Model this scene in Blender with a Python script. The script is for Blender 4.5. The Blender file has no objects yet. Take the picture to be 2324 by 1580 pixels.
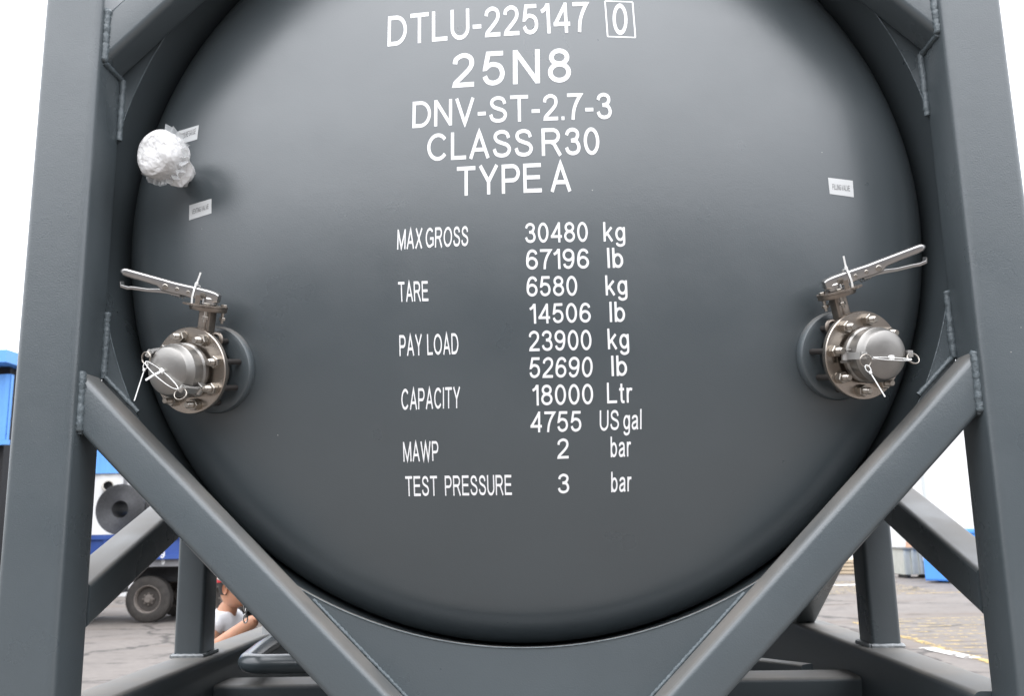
import bpy, math, random
from mathutils import Vector as V, Matrix, noise
random.seed(7)
SC = bpy.context.scene
COL = SC.collection
R = math.radians
H = 1.95                      # camera height; ground at z = 0

# ------------------------------------------------------------------ camera, world, sun, exposure
cam = bpy.data.cameras.new('camera')
camo = bpy.data.objects.new('camera', cam)
COL.objects.link(camo)
rt = V((0.99927213, 0.03363324, -0.01800043)); up = V((0.0239689, -0.1864836, 0.98216565)); fw = V((-0.02967663, 0.98188221, 0.18715401))
camo.matrix_world = Matrix(((rt.x, up.x, -fw.x, 0.04310), (rt.y, up.y, -fw.y, -2.15909), (rt.z, up.z, -fw.z, H), (0, 0, 0, 1)))
cam.sensor_width = 36.0
cam.lens = 2111.425 / 2324 * 36
cam.clip_start = 0.02
cam.clip_end = 2000
cam.dof.use_dof = True
cam.dof.focus_distance = 2.3
cam.dof.aperture_fstop = 6.3
SC.camera = camo

SUN_EL, SUN_AZ = R(68), R(190)     # azimuth clockwise from +Y: the sun stands behind the camera, a little to its left
w = bpy.data.worlds.new('World'); SC.world = w; w.use_nodes = True
nt = w.node_tree; nt.nodes.clear()
sky = nt.nodes.new('ShaderNodeTexSky'); sky.sky_type = 'NISHITA'; sky.sun_disc = False
sky.sun_elevation = SUN_EL; sky.sun_rotation = SUN_AZ; sky.air_density = 1.0; sky.dust_density = 2.0; sky.ozone_density = 1.0
hs = nt.nodes.new('ShaderNodeHueSaturation'); hs.inputs['Saturation'].default_value = 0.3
# the cloud deck over it: an overcast sky, three times as bright overhead as at the horizon
tcw = nt.nodes.new('ShaderNodeTexCoord'); sxw = nt.nodes.new('ShaderNodeSeparateXYZ'); nt.links.new(tcw.outputs['Generated'], sxw.inputs[0])
mrw = nt.nodes.new('ShaderNodeMapRange'); mrw.inputs[3].default_value = 0.36; mrw.inputs[4].default_value = 1.0; nt.links.new(sxw.outputs[2], mrw.inputs[0])
cld = nt.nodes.new('ShaderNodeMix'); cld.data_type = 'RGBA'; cld.blend_type = 'MULTIPLY'; cld.inputs[0].default_value = 1.0
cld.inputs[6].default_value = (8.8, 9.0, 9.5, 1); nt.links.new(mrw.outputs[0], cld.inputs[7]); cld.clamp_factor = False
mxw = nt.nodes.new('ShaderNodeMix'); mxw.data_type = 'RGBA'; mxw.inputs[0].default_value = 0.85
bg = nt.nodes.new('ShaderNodeBackground'); bg.inputs[1].default_value = 0.15
ow = nt.nodes.new('ShaderNodeOutputWorld')
nt.links.new(sky.outputs[0], hs.inputs['Color']); nt.links.new(hs.outputs[0], mxw.inputs[6]); nt.links.new(cld.outputs[2], mxw.inputs[7]); nt.links.new(mxw.outputs[2], bg.inputs[0]); nt.links.new(bg.outputs[0], ow.inputs[0])
sl = bpy.data.lights.new('sun', 'SUN'); sl.energy = 0.5; sl.angle = R(100); sl.color = (1.0, 0.985, 0.965)
so = bpy.data.objects.new('sun', sl); COL.objects.link(so)
sd = V((math.sin(SUN_AZ) * math.cos(SUN_EL), math.cos(SUN_AZ) * math.cos(SUN_EL), math.sin(SUN_EL)))
so.rotation_euler = sd.to_track_quat('Z', 'Y').to_euler(); so.location = sd * 60
SC.view_settings.view_transform = 'Standard'; SC.view_settings.look = 'None'
SC.view_settings.gamma = 1.0; SC.view_settings.exposure = 1.70

# ------------------------------------------------------------------ materials
def mat(name, col, rough=0.5, metal=0.0, bump=None, var=0.0, vscale=3.0, spec=0.5, rvar=0.0, col2=None, stretch=None, **kw):
    m = bpy.data.materials.new(name); m.use_nodes = True
    t = m.node_tree; b = t.nodes['Principled BSDF']; N = t.nodes.new; L = t.links.new
    b.inputs['Base Color'].default_value = (*col, 1); b.inputs['Roughness'].default_value = rough
    b.inputs['Metallic'].default_value = metal; b.inputs['Specular IOR Level'].default_value = spec
    tc = N('ShaderNodeTexCoord'); src = tc.outputs['Object']
    if stretch:
        mp = N('ShaderNodeMapping'); mp.inputs['Scale'].default_value = stretch; L(src, mp.inputs[0]); src = mp.outputs[0]
    if var or col2:
        n = N('ShaderNodeTexNoise'); n.inputs['Scale'].default_value = vscale; n.inputs['Detail'].default_value = 6; n.inputs['Roughness'].default_value = 0.6
        L(src, n.inputs['Vector'])
        r = N('ShaderNodeValToRGB'); r.color_ramp.elements[0].position = 0.33; r.color_ramp.elements[1].position = 0.68
        c2 = col2 or tuple(c * (1 + var) for c in col)
        c1 = col if col2 else tuple(c * (1 - var) for c in col)
        r.color_ramp.elements[0].color = (*c1, 1); r.color_ramp.elements[1].color = (*c2, 1)
        L(n.outputs[0], r.inputs[0]); L(r.outputs[0], b.inputs['Base Color'])
    if rvar:
        n2 = N('ShaderNodeTexNoise'); n2.inputs['Scale'].default_value = 5.0; n2.inputs['Detail'].default_value = 5
        L(src, n2.inputs['Vector'])
        mr = N('ShaderNodeMapRange'); mr.inputs[1].default_value = 0.3; mr.inputs[2].default_value = 0.7
        mr.inputs[3].default_value = max(0.02, rough - rvar); mr.inputs[4].default_value = rough + rvar
        L(n2.outputs[0], mr.inputs[0]); L(mr.outputs[0], b.inputs['Roughness'])
    if bump:
        prev = None
        for sc_, st, dist in bump:
            n3 = N('ShaderNodeTexNoise'); n3.inputs['Scale'].default_value = sc_; n3.inputs['Detail'].default_value = 2.5
            L(src, n3.inputs['Vector'])
            bm = N('ShaderNodeBump'); bm.inputs['Strength'].default_value = st; bm.inputs['Distance'].default_value = dist
            L(n3.outputs[0], bm.inputs['Height'])
            if prev: L(prev.outputs[0], bm.inputs['Normal'])
            prev = bm
        L(prev.outputs[0], b.inputs['Normal'])
    for k, v_ in kw.items(): b.inputs[k].default_value = v_
    return m

GREY = (0.071, 0.086, 0.094)
M = {}
M['paint'] = mat('grey_container_paint', GREY, 0.31, spec=0.85, bump=[(280, 0.28, 0.0014), (38, 0.08, 0.003)], var=0.05, vscale=2.2, rvar=0.06)
M['dish'] = mat('grey_tank_paint', tuple(c * .80 for c in GREY), 0.32, spec=1.0, bump=[(300, 0.20, 0.0012), (30, 0.06, 0.003), (2.2, 0.05, 0.03)], var=0.05, vscale=1.6, rvar=0.05)
M['pipe_paint'] = mat('glossy_grey_pipe_paint', GREY, 0.25, spec=0.8)
M['bare_weld'] = mat('pale_primed_weld', (.34, .36, .37), 0.5, bump=[(120, 0.7, 0.004)], var=.3, vscale=60)
M['weld'] = mat('painted_weld', tuple(c * 1.45 for c in GREY), 0.36, bump=[(120, 0.7, 0.004)], var=0.1, vscale=30)
M['dust'] = mat('dusty_grey_paint', GREY, 0.42, bump=[(230, 0.3, 0.0014)], spec=0.6)
def add_specks(m, c, sc_, thr):      # tiny chips and overspray specks in the paint
    t = m.node_tree; b = t.nodes['Principled BSDF']; tc = t.nodes.new('ShaderNodeTexCoord'); v = t.nodes.new('ShaderNodeTexVoronoi'); v.inputs['Scale'].default_value = sc_; t.links.new(tc.outputs['Object'], v.inputs['Vector'])
    n = t.nodes.new('ShaderNodeTexNoise'); n.inputs['Scale'].default_value = 3.1; n.inputs['Detail'].default_value = 3; t.links.new(tc.outputs['Object'], n.inputs['Vector'])
    m2 = t.nodes.new('ShaderNodeMapRange'); m2.inputs[1].default_value = .5; m2.inputs[2].default_value = .75; m2.inputs[3].default_value = 0; m2.inputs[4].default_value = thr; t.links.new(n.outputs[0], m2.inputs[0])
    lt_ = t.nodes.new('ShaderNodeMath'); lt_.operation = 'LESS_THAN'; t.links.new(v.outputs['Distance'], lt_.inputs[0]); t.links.new(m2.outputs[0], lt_.inputs[1])
    mx = t.nodes.new('ShaderNodeMix'); mx.data_type = 'RGBA'; t.links.new(b.inputs['Base Color'].links[0].from_socket, mx.inputs[6]); mx.inputs[7].default_value = (*c, 1); t.links.new(lt_.outputs[0], mx.inputs[0]); t.links.new(mx.outputs[2], b.inputs['Base Color'])
add_specks(M['dish'], (.30, .30, .29), 22, .045); add_specks(M['paint'], (.34, .33, .31), 26, .06)
def add_dust(m, c):          # pale yard dust lying on the faces that look up
    t = m.node_tree; b = t.nodes['Principled BSDF']; ge = t.nodes.new('ShaderNodeNewGeometry'); sx = t.nodes.new('ShaderNodeSeparateXYZ'); t.links.new(ge.outputs['True Normal'], sx.inputs[0])
    mr = t.nodes.new('ShaderNodeMapRange'); mr.inputs[1].default_value = .35; mr.inputs[2].default_value = .75; t.links.new(sx.outputs[2], mr.inputs[0])
    n = t.nodes.new('ShaderNodeTexNoise'); n.inputs['Scale'].default_value = 5; n.inputs['Detail'].default_value = 7; tc = t.nodes.new('ShaderNodeTexCoord'); t.links.new(tc.outputs['Object'], n.inputs['Vector'])
    m2 = t.nodes.new('ShaderNodeMapRange'); m2.inputs[1].default_value = .3; m2.inputs[2].default_value = .7; m2.inputs[3].default_value = .35; m2.inputs[4].default_value = 1; t.links.new(n.outputs[0], m2.inputs[0])
    mu = t.nodes.new('ShaderNodeMath'); mu.operation = 'MULTIPLY'; t.links.new(mr.outputs[0], mu.inputs[0]); t.links.new(m2.outputs[0], mu.inputs[1])
    mx = t.nodes.new('ShaderNodeMix'); mx.data_type = 'RGBA'; src = b.inputs['Base Color'].links[0].from_socket if b.inputs['Base Color'].links else None
    if src: t.links.new(src, mx.inputs[6])
    else: mx.inputs[6].default_value = b.inputs['Base Color'].default_value
    mx.inputs[7].default_value = (*c, 1); t.links.new(mu.outputs[0], mx.inputs[0]); t.links.new(mx.outputs[2], b.inputs['Base Color'])
    mr2 = t.nodes.new('ShaderNodeMix'); t.links.new(mu.outputs[0], mr2.inputs[0]); mr2.inputs[3].default_value = .8
    if b.inputs['Roughness'].links: t.links.new(b.inputs['Roughness'].links[0].from_socket, mr2.inputs[2])
    else: mr2.inputs[2].default_value = b.inputs['Roughness'].default_value
    t.links.new(mr2.outputs[0], b.inputs['Roughness'])
add_dust(M['dust'], (.26, .24, .215)); add_dust(M['paint'], (.185, .17, .152))
M['steel'] = mat('brushed_steel', (0.46, 0.41, 0.36), 0.27, 1.0, bump=[(90, 0.06, 0.001)], var=0.06, vscale=14, rvar=0.06)
M['cast'] = mat('cast_steel', (0.30, 0.26, 0.225), 0.42, 1.0, bump=[(420, 0.45, 0.0012)], var=0.14, vscale=30)
M['zinc'] = mat('matt_cast_alloy', (0.30, 0.29, 0.275), 0.42, 0.9, bump=[(320, 0.22, 0.0009)], var=0.07, vscale=18, rvar=0.07)
M['arm'] = mat('plated_cam_arm', (0.50, 0.49, 0.47), 0.38, 0.8, bump=[(200, 0.15, 0.001)], var=0.06, vscale=30)
M['lever'] = mat('polished_lever_steel', (0.44, 0.43, 0.42), 0.30, 1.0, bump=[(60, 0.08, 0.002)], var=0.06, vscale=10)
M['bolt'] = mat('bolt_steel', (0.42, 0.39, 0.35), 0.3, 1.0, bump=[(300, 0.15, 0.001)], var=0.1, vscale=60)
M['stud'] = mat('dark_stud_steel', (0.10, 0.09, 0.085), 0.4, 0.8)
M['rubber'] = mat('black_rubber', (0.02, 0.02, 0.02), 0.6)
M['mark'] = mat('white_stencil_paint', (0.86, 0.86, 0.86), 0.5, bump=[(260, 0.2, 0.001)], var=0.03, vscale=20)
M['sticker'] = mat('white_vinyl_sticker', (0.62, 0.63, 0.63), 0.35, var=0.02, vscale=10)
M['ink'] = mat('black_print', (0.03, 0.03, 0.032), 0.5)
M['tie'] = mat('white_nylon', (0.80, 0.80, 0.78), 0.35)
M['wrap'] = mat('crumpled_white_wrap', (0.66, 0.655, 0.65), 0.22, bump=[(75, 0.3, 0.004)], var=0.05, vscale=26, spec=0.6)
def crease(m, scales):       # sharp folds: ridged cell noise on the normal
    t = m.node_tree; b = t.nodes['Principled BSDF']; tc = t.nodes.new('ShaderNodeTexCoord'); prev = b.inputs['Normal'].links[0].from_socket if b.inputs['Normal'].links else None
    nz_ = t.nodes.new('ShaderNodeTexNoise'); nz_.inputs['Scale'].default_value = 14; t.links.new(tc.outputs['Object'], nz_.inputs['Vector'])
    vm = t.nodes.new('ShaderNodeVectorMath'); vm.operation = 'MULTIPLY_ADD'; vm.inputs[1].default_value = (.06, .06, .06); t.links.new(nz_.outputs['Color'], vm.inputs[0]); t.links.new(tc.outputs['Object'], vm.inputs[2])
    for sc_, st, di in scales:
        vo = t.nodes.new('ShaderNodeTexVoronoi'); vo.inputs['Scale'].default_value = sc_; t.links.new(vm.outputs[0], vo.inputs['Vector'])
        bm = t.nodes.new('ShaderNodeBump'); bm.inputs['Strength'].default_value = st; bm.inputs['Distance'].default_value = di; t.links.new(vo.outputs['Distance'], bm.inputs['Height'])
        if prev: t.links.new(prev, bm.inputs['Normal'])
        prev = bm.outputs[0]
    t.links.new(prev, b.inputs['Normal'])
crease(M['wrap'], [(28, .45, .010), (85, .4, .004)])
M['chain'] = mat('chain_steel', (0.45, 0.44, 0.43), 0.25, 1.0)

# ------------------------------------------------------------------ mesh helpers
class MB:
    def __init__(self): self.v = []; self.f = []
    def add(self, vs, fs):
        o = len(self.v); self.v += [tuple(p) for p in vs]; self.f += [tuple(i + o for i in q) for q in fs]; return self
    def box(self, lo, hi):
        x0, y0, z0 = lo; x1, y1, z1 = hi
        return self.add([(x0,y0,z0),(x1,y0,z0),(x1,y1,z0),(x0,y1,z0),(x0,y0,z1),(x1,y0,z1),(x1,y1,z1),(x0,y1,z1)],
                        [(0,3,2,1),(4,5,6,7),(0,1,5,4),(1,2,6,5),(2,3,7,6),(3,0,4,7)])
    def rings(self, rings, close=True, caps=True):
        n = len(rings[0]); vs = [p for r in rings for p in r]; fs = []
        for i in range(len(rings) - 1):
            for j in range(n if close else n - 1):
                a = i * n + j; b = i * n + (j + 1) % n
                fs.append((a, b, b + n, a + n))
        if caps and close:
            fs.append(tuple(range(n))[::-1]); fs.append(tuple(range((len(rings) - 1) * n, len(rings) * n)))
        return self.add(vs, fs)
    def prof(self, P0, P1, upv, pts, n0=None, n1=None):
        """sweep a closed profile from P0 to P1; n0/n1: normals of the planes the ends are cut by"""
        P0 = V(P0); P1 = V(P1); d = (P1 - P0).normalized(); s = d.cross(V(upv)).normalized(); u = s.cross(d)
        rs = []
        for P, n in ((P0, n0), (P1, n1)):
            n = V(n) if n else d; ring = []
            for a, b in pts:
                q = P + s * a + u * b; q = q + d * (((P - q).dot(n)) / d.dot(n)); ring.append(q)
            rs.append(ring)
        return self.rings(rs)
    def tube(self, P0, P1, upv, w_, h_, r=0.014, n0=None, n1=None): return self.prof(P0, P1, upv, rrect(w_, h_, r), n0, n1)
    def cyl(self, P0, P1, r0, r1=None, n=20):
        r1 = r0 if r1 is None else r1
        P0 = V(P0); P1 = V(P1); d = (P1 - P0).normalized(); s = d.orthogonal().normalized(); u = d.cross(s)
        return self.rings([[P + (s * math.cos(t) + u * math.sin(t)) * r for t in [2 * math.pi * k / n for k in range(n)]] for P, r in ((P0, r0), (P1, r1))])
    def lathe(self, O, ax, prof, n=40, caps=True):
        O = V(O); d = V(ax).normalized(); s = d.orthogonal().normalized(); u = d.cross(s)
        return self.rings([[O + d * h + (s * math.cos(t) + u * math.sin(t)) * max(r, 1e-5) for t in [2 * math.pi * k / n for k in range(n)]] for r, h in prof], caps=caps)
    def hexa(self, O, ax, rad, h, rot=0.0):
        O = V(O); d = V(ax).normalized(); s = d.orthogonal().normalized(); u = d.cross(s)
        def ring(k, hh): return [O + d * hh + (s * math.cos(t) + u * math.sin(t)) * rad * k for t in [rot + math.pi / 3 * j for j in range(6)]]
        return self.rings([ring(1, 0), ring(1, h * 0.86), ring(0.9, h)])
    def path(self, pts, rad, n=8, caps=True):
        pts = [V(p) for p in pts]; rs = []; prev = None
        for i, p in enumerate(pts):
            d = (pts[min(i + 1, len(pts) - 1)] - pts[max(i - 1, 0)]).normalized()
            s = d.orthogonal().normalized() if prev is None else (prev - d * prev.dot(d)).normalized()
            prev = s; u = d.cross(s); r = rad[i] if isinstance(rad, (list, tuple)) else rad
            rs.append([p + (s * math.cos(t) + u * math.sin(t)) * r for t in [2 * math.pi * k / n for k in range(n)]])
        return self.rings(rs, caps=caps)
    def strap(self, pts, nrms, w_, t_):
        """flat strap along pts; nrms: face normals"""
        pts = [V(p) for p in pts]; rs = []
        for i, p in enumerate(pts):
            d = (pts[min(i + 1, len(pts) - 1)] - pts[max(i - 1, 0)]).normalized()
            n = V(nrms[i] if isinstance(nrms, list) else nrms); s = d.cross(n).normalized(); n = s.cross(d)
            rs.append([p + s * w_/2 + n * t_/2, p - s * w_/2 + n * t_/2, p - s * w_/2 - n * t_/2, p + s * w_/2 - n * t_/2])
        return self.rings(rs)
    def torus(self, O, ax, Rr, r, n=28, m=8, a0=0.0, a1=2 * math.pi):
        O = V(O); d = V(ax).normalized(); s = d.orthogonal().normalized(); u = d.cross(s)
        full = abs(a1 - a0 - 2 * math.pi) < 1e-6; N_ = n if full else n + 1; rs = []
        for k in range(N_):
            t = a0 + (a1 - a0) * k / n; e = s * math.cos(t) + u * math.sin(t)
            rs.append([O + e * (Rr + r * math.cos(q)) + d * r * math.sin(q) for q in [2 * math.pi * j / m for j in range(m)]])
        if full: rs.append(rs[0])
        return self.rings(rs, caps=not full)
    def slab(self, poly, off):
        """thick plate: poly (list of 3D points), off: thickness vector"""
        n = len(poly); o = V(off)
        return self.add([V(p) for p in poly] + [V(p) + o for p in poly],
                        [tuple(range(n)), tuple(range(2 * n - 1, n - 1, -1))] + [(i, i + n, (i + 1) % n + n, (i + 1) % n) for i in range(n)])
    def build(self, name, m, parent=None, smooth=35):
        me = bpy.data.meshes.new(name); me.from_pydata(self.v, [], self.f)
        import bmesh
        bm = bmesh.new(); bm.from_mesh(me); bmesh.ops.remove_doubles(bm, verts=bm.verts, dist=1e-5); bmesh.ops.recalc_face_normals(bm, faces=bm.faces); bm.to_mesh(me); bm.free()
        if smooth:
            for p in me.polygons: p.use_smooth = True
            me.set_sharp_from_angle(angle=R(smooth))
        me.materials.append(M[m] if isinstance(m, str) else m)
        o = bpy.data.objects.new(name, me); COL.objects.link(o)
        if parent: link(o, parent)
        return o
def link(o, parent):
    o.parent = parent
    o.matrix_parent_inverse = Matrix.Translation(-parent.location) if parent.parent is None else Matrix()
def rrect(w_, h_, r, n=5):
    pts = []
    for cx, cy, a in ((1, 1, 0), (-1, 1, 90), (-1, -1, 180), (1, -1, 270)):
        for k in range(n + 1):
            t = R(a + 90 * k / n); pts.append((cx * (w_/2 - r) + r * math.cos(t), cy * (h_/2 - r) + r * math.sin(t)))
    return pts
def tag(o, label=None, cat=None, group=None, kind=None):
    if label: o['label'] = label
    if cat: o['category'] = cat
    if group: o['group'] = group
    if kind: o['kind'] = kind
    return o
def thing(name, loc, label, cat, group=None):
    o = bpy.data.objects.new(name, None); COL.objects.link(o); o.location = loc; o.empty_display_size = 0.1
    return tag(o, label, cat, group)
HEAD = (3.24, 3.2, .15)     # dished end: centre, crown radius, knuckle radius
MARKS = [
    ('DTLU-225147', -0.3387, 3.1972, 0.1922, 3.2136, -0.3402, 3.2926),
    ('0', 0.2541, 3.2056, 0.2928, 3.2047, 0.258, 3.305),
    ('25N8', -0.1659, 3.0584, 0.1399, 3.0632, -0.1647, 3.1591),
    ('DNV-ST-2.7-3', -0.2677, 2.9503, 0.2404, 2.9571, -0.2676, 3.0248),
    ('CLASS R30', -0.2291, 2.856, 0.2052, 2.8592, -0.2289, 2.931),
    ('TYPE A', -0.1539, 2.7591, 0.1304, 2.7627, -0.1535, 2.8363),
    ('MAX GROSS', -0.3048, 2.6284, -0.1271, 2.6288, -0.3037, 2.6799),
    ('30480', 0.0139, 2.6319, 0.1683, 2.6317, 0.0139, 2.683),
    ('kg', 0.2069, 2.6324, 0.2603, 2.6333, 0.207, 2.6819),
    ('67196', 0.0151, 2.5648, 0.1689, 2.5647, 0.0146, 2.6152),
    ('lb', 0.2144, 2.5658, 0.2534, 2.5661, 0.2139, 2.6162),
    ('TARE', -0.3014, 2.4961, -0.227, 2.4949, -0.3028, 2.5463),
    ('6580', 0.0147, 2.4981, 0.1384, 2.4973, 0.0147, 2.5478),
    ('kg', 0.2078, 2.4975, 0.2608, 2.4987, 0.2073, 2.5472),
    ('14506', 0.0218, 2.431, 0.1692, 2.4315, 0.0213, 2.4795),
    ('lb', 0.2155, 2.432, 0.2532, 2.4322, 0.2154, 2.4817),
    ('PAY  LOAD', -0.3006, 2.3625, -0.1544, 2.362, -0.301, 2.4138),
    ('23900', 0.0176, 2.3642, 0.1695, 2.3641, 0.0171, 2.4139),
    ('kg', 0.2092, 2.3657, 0.2608, 2.3662, 0.2085, 2.416),
    ('52690', 0.016, 2.2995, 0.1693, 2.2988, 0.0183, 2.3493),
    ('lb', 0.2159, 2.3008, 0.254, 2.3015, 0.2157, 2.3502),
    ('CAPACITY', -0.2984, 2.2315, -0.1533, 2.2319, -0.2975, 2.2826),
    ('18000', 0.0235, 2.2334, 0.1697, 2.2339, 0.0237, 2.2829),
    ('Ltr', 0.2034, 2.2355, 0.265, 2.2369, 0.2037, 2.2851),
    ('4755', 0.0161, 2.1695, 0.1392, 2.1693, 0.0173, 2.2188),
    ('US gal', 0.1835, 2.1707, 0.2854, 2.173, 0.1848, 2.219),
    ('MAWP', -0.2959, 2.107, -0.2087, 2.1069, -0.2963, 2.1546),
    ('2', 0.0791, 2.1054, 0.1068, 2.106, 0.0802, 2.1536),
    ('bar', 0.2087, 2.1069, 0.258, 2.1083, 0.2094, 2.1561),
    ('TEST   PRESSURE', -0.2928, 2.0239, -0.0324, 2.0217, -0.293, 2.072),
    ('3', 0.0787, 2.0228, 0.1064, 2.0233, 0.0798, 2.0698),
    ('bar', 0.2079, 2.0236, 0.2572, 2.0254, 0.209, 2.0723),
]
BOX= [(0.24, 3.1994), (0.3127, 3.1976), (0.3117, 3.3103), (0.2384, 3.3127)]
STK = {'PG': ([(-0.928, 2.9792), (-0.8656, 2.9873), (-0.864, 3.0299), (-0.9279, 3.0215)], [(-0.9239, 2.9943), (-0.8718, 3.0041), (-0.9228, 3.0113)]), 'VV': ([(-0.8734, 2.7565), (-0.8083, 2.768), (-0.8104, 2.8086), (-0.8752, 2.7984)], [(-0.8657, 2.7714), (-0.8167, 2.7812), (-0.8664, 2.785)]), 'FV': ([(0.7972, 2.7717), (0.8636, 2.7672), (0.8651, 2.8126), (0.7964, 2.8161)], [(0.8056, 2.7842), (0.8534, 2.7827), (0.8064, 2.7993)])}
VB = {'L': (-0.7837, 0.1616, 2.3538), 'R': (0.7864, 0.1624, 2.3526), 'Ltip': (-0.9912, 0.0424, 2.5861), 'Rtip': (0.9817, 0.0424, 2.594), 'gauge': (-0.9114, 0.0538, 2.8934), 'gbase': (-0.8945, 0.171, 2.8862)}
# ------------------------------------------------------------------ lettering: a stroke alphabet in the style of the stencilled markings
HW = 0.066                       # half stroke, cap height = 1
def arc(cx, cy, rx, ry, a0, a1, n=18): return [(cx + rx * math.cos(R(a0 + (a1 - a0) * k / n)), cy + ry * math.sin(R(a0 + (a1 - a0) * k / n))) for k in range(n + 1)]
def spl(p, n=6):
    q = [p[0]] + list(p) + [p[-1]]; out = []
    for i in range(1, len(q) - 2):
        for k in range(n):
            t = k / n; out.append(tuple(0.5 * (2*q[i][j] + (q[i+1][j]-q[i-1][j])*t + (2*q[i-1][j]-5*q[i][j]+4*q[i+1][j]-q[i+2][j])*t*t + (3*q[i][j]-q[i-1][j]-3*q[i+1][j]+q[i+2][j])*t**3) for j in (0, 1)))
    return out + [p[-1]]
h = HW; g = 1 - HW
SIX = spl([(.60,.75),(.54,.87),(.37,g),(.20,.86),(.10,.66),(h,.42),(.08,.30)])
GL = {
 'D': (.84, [[(h,h),(h,g),(.36,g)] + arc(.36,.5,.41,g-.5,90,-90) + [(.36,h),(h,h)]]),
 'T': (.80, [[(0,g),(.8,g)], [(.4,0),(.4,g)]]), 'L': (.66, [[(h,1),(h,h),(.66,h)]]),
 'U': (.80, [[(h,1),(h,.36)] + arc(.4,.36,.334,.31,180,360) + [(.734,1)]]),
 '-': (.36, [[(0,.37),(.36,.37)]]), '.': (.13, [[(0,.065),(.13,.065)]]),
 '2': (.66, [spl([(.075,.69),(.12,.84),(.33,g),(.53,.86),(.585,.70),(.52,.53),(.30,.31),(.12,.15),(.085,h)]) + [(.66,h)]]),
 '5': (.67, [[(.62,g),(.17,g),(.09,.50)] + spl([(.09,.49),(.2,.585),(.34,.61),(.52,.54),(.60,.34),(.53,.15),(.34,h),(.16,.12),(.07,.27)])[1:]]),
 '1': (.36, [[(.294,0),(.294,1)], spl([(0,.73),(.16,.82),(.27,.97)])]),
 '4': (.70, [[(.53,0),(.53,1)], [(.52,.93),(.08,.31)], [(.0,.29),(.70,.29)]]),
 '7': (.64, [[(0,g),(.60,g),(.57,.90)] + spl([(.57,.9),(.40,.64),(.28,.35),(.23,0)])[1:]]),
 '0': (.67, [arc(.335,.5,.27,g-.5,0,360,32)]),
 'N': (.80, [[(h,0),(h,1)], [(h,.97),(.8-h,.03)], [(.8-h,0),(.8-h,1)]]),
 '8': (.68, [arc(.34,.74,.235,.195,0,360,26), arc(.34,.30,.275,.235,0,360,28)]),
 'V': (.86, [[(.06,1),(.43,.03),(.80,1)]]),
 'S': (.80, [spl([(.70,.70),(.62,.87),(.40,g),(.18,.87),(.12,.73),(.21,.60),(.41,.52),(.63,.44),(.73,.29),(.63,.12),(.40,h),(.16,.13),(.07,.31)])]),
 '3': (.67, [spl([(.075,.73),(.15,.87),(.33,g),(.51,.87),(.56,.73),(.47,.58),(.27,.53)]), spl([(.27,.53),(.50,.49),(.60,.30),(.53,.13),(.33,h),(.14,.13),(.06,.28)])]),
 'C': (.90, [arc(.47,.5,.40,g-.5,38,322,28)]), 'A': (.86, [[(.05,0),(.43,.97),(.81,0)], [(.17,.32),(.69,.32)]]),
 'R': (.86, [[(h,0),(h,1)], [(h,g),(.48,g)] + arc(.48,.715,.25,g-.715,90,-90) + [(h,.496)], spl([(.42,.49),(.53,.42),(.62,.28),(.80,0)])]),
 'Y': (.84, [[(.06,1),(.42,.44),(.78,1)], [(.42,0),(.42,.47)]]),
 'P': (.78, [[(h,0),(h,1)], [(h,g),(.46,g)] + arc(.46,.69,.25,g-.69,90,-90) + [(h,.446)]]),
 'E': (.78, [[(.76,g),(h,g),(h,h),(.78,h)], [(h,.52),(.71,.52)]]), 'F': (.74, [[(.74,g),(h,g),(h,0)], [(h,.5),(.66,.5)]]),
 'M': (.98, [[(h,0),(h,1)], [(h+.01,.97),(.49,.06),(.97-h,.97)], [(.98-h,0),(.98-h,1)]]),
 'X': (.84, [[(.07,1),(.77,0)], [(.77,1),(.07,0)]]),
 'G': (.96, [arc(.48,.5,.415,g-.5,42,300,28) + [(.87,.17),(.87,.46),(.52,.46)]]),
 'O': (.98, [arc(.49,.5,.424,g-.5,0,360,34)]), 'K': (.84, [[(h,0),(h,1)], [(.78,1),(h,.36)], [(.30,.60),(.79,0)]]),
 'I': (.14, [[(.07,0),(.07,1)]]), 'W': (1.22, [[(.06,1),(.33,.04),(.61,.95),(.89,.04),(1.16,1)]]),
 'k': (.58, [[(h,0),(h,1)], [(.51,.72),(h,.27)], [(.22,.43),(.53,0)]]),
 'g': (.60, [arc(.30,.37,.235,.295,0,360,26), [(.535,.72),(.535,.02)] + spl([(.535,.02),(.50,-.15),(.30,-.225),(.12,-.17),(.08,-.08)])[1:]]),
 'l': (.14, [[(.07,0),(.07,1)]]), 'b': (.60, [[(h,0),(h,1)], arc(.30,.36,.235,.30,0,360,26)]),
 't': (.34, [[(.15,.93),(.15,.17)] + spl([(.15,.17),(.20,.06),(.34,.05)])[1:], [(0,.66),(.32,.66)]]),
 'r': (.38, [[(h,0),(h,.72)], spl([(h,.40),(.12,.58),(.24,.66),(.37,.63)])]),
 'a': (.62, [spl([(.08,.52),(.14,.62),(.30,.66),(.45,.62),(.50,.49),(.50,.15),(.55,0)]), spl([(.50,.42),(.30,.37),(.13,.31),(.07,.19),(.13,.08),(.25,.055),(.42,.11),(.5,.25)])]),
 '6': (.67, [SIX, arc(.34,.315,.27,.25,0,360,28)]),
 '9': (.67, [[(.67 - x, 1 - y) for x, y in SIX], arc(.33,.685,.27,.25,0,360,28)]),
}
def densify(pl, step=0.14):
    out = [pl[0]]
    for a, b in zip(pl, pl[1:]):
        n = max(1, int(math.ceil(math.hypot(b[0]-a[0], b[1]-a[1]) / step)))
        out += [(a[0] + (b[0]-a[0]) * k / n, a[1] + (b[1]-a[1]) * k / n) for k in range(1, n + 1)]
    return out
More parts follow.
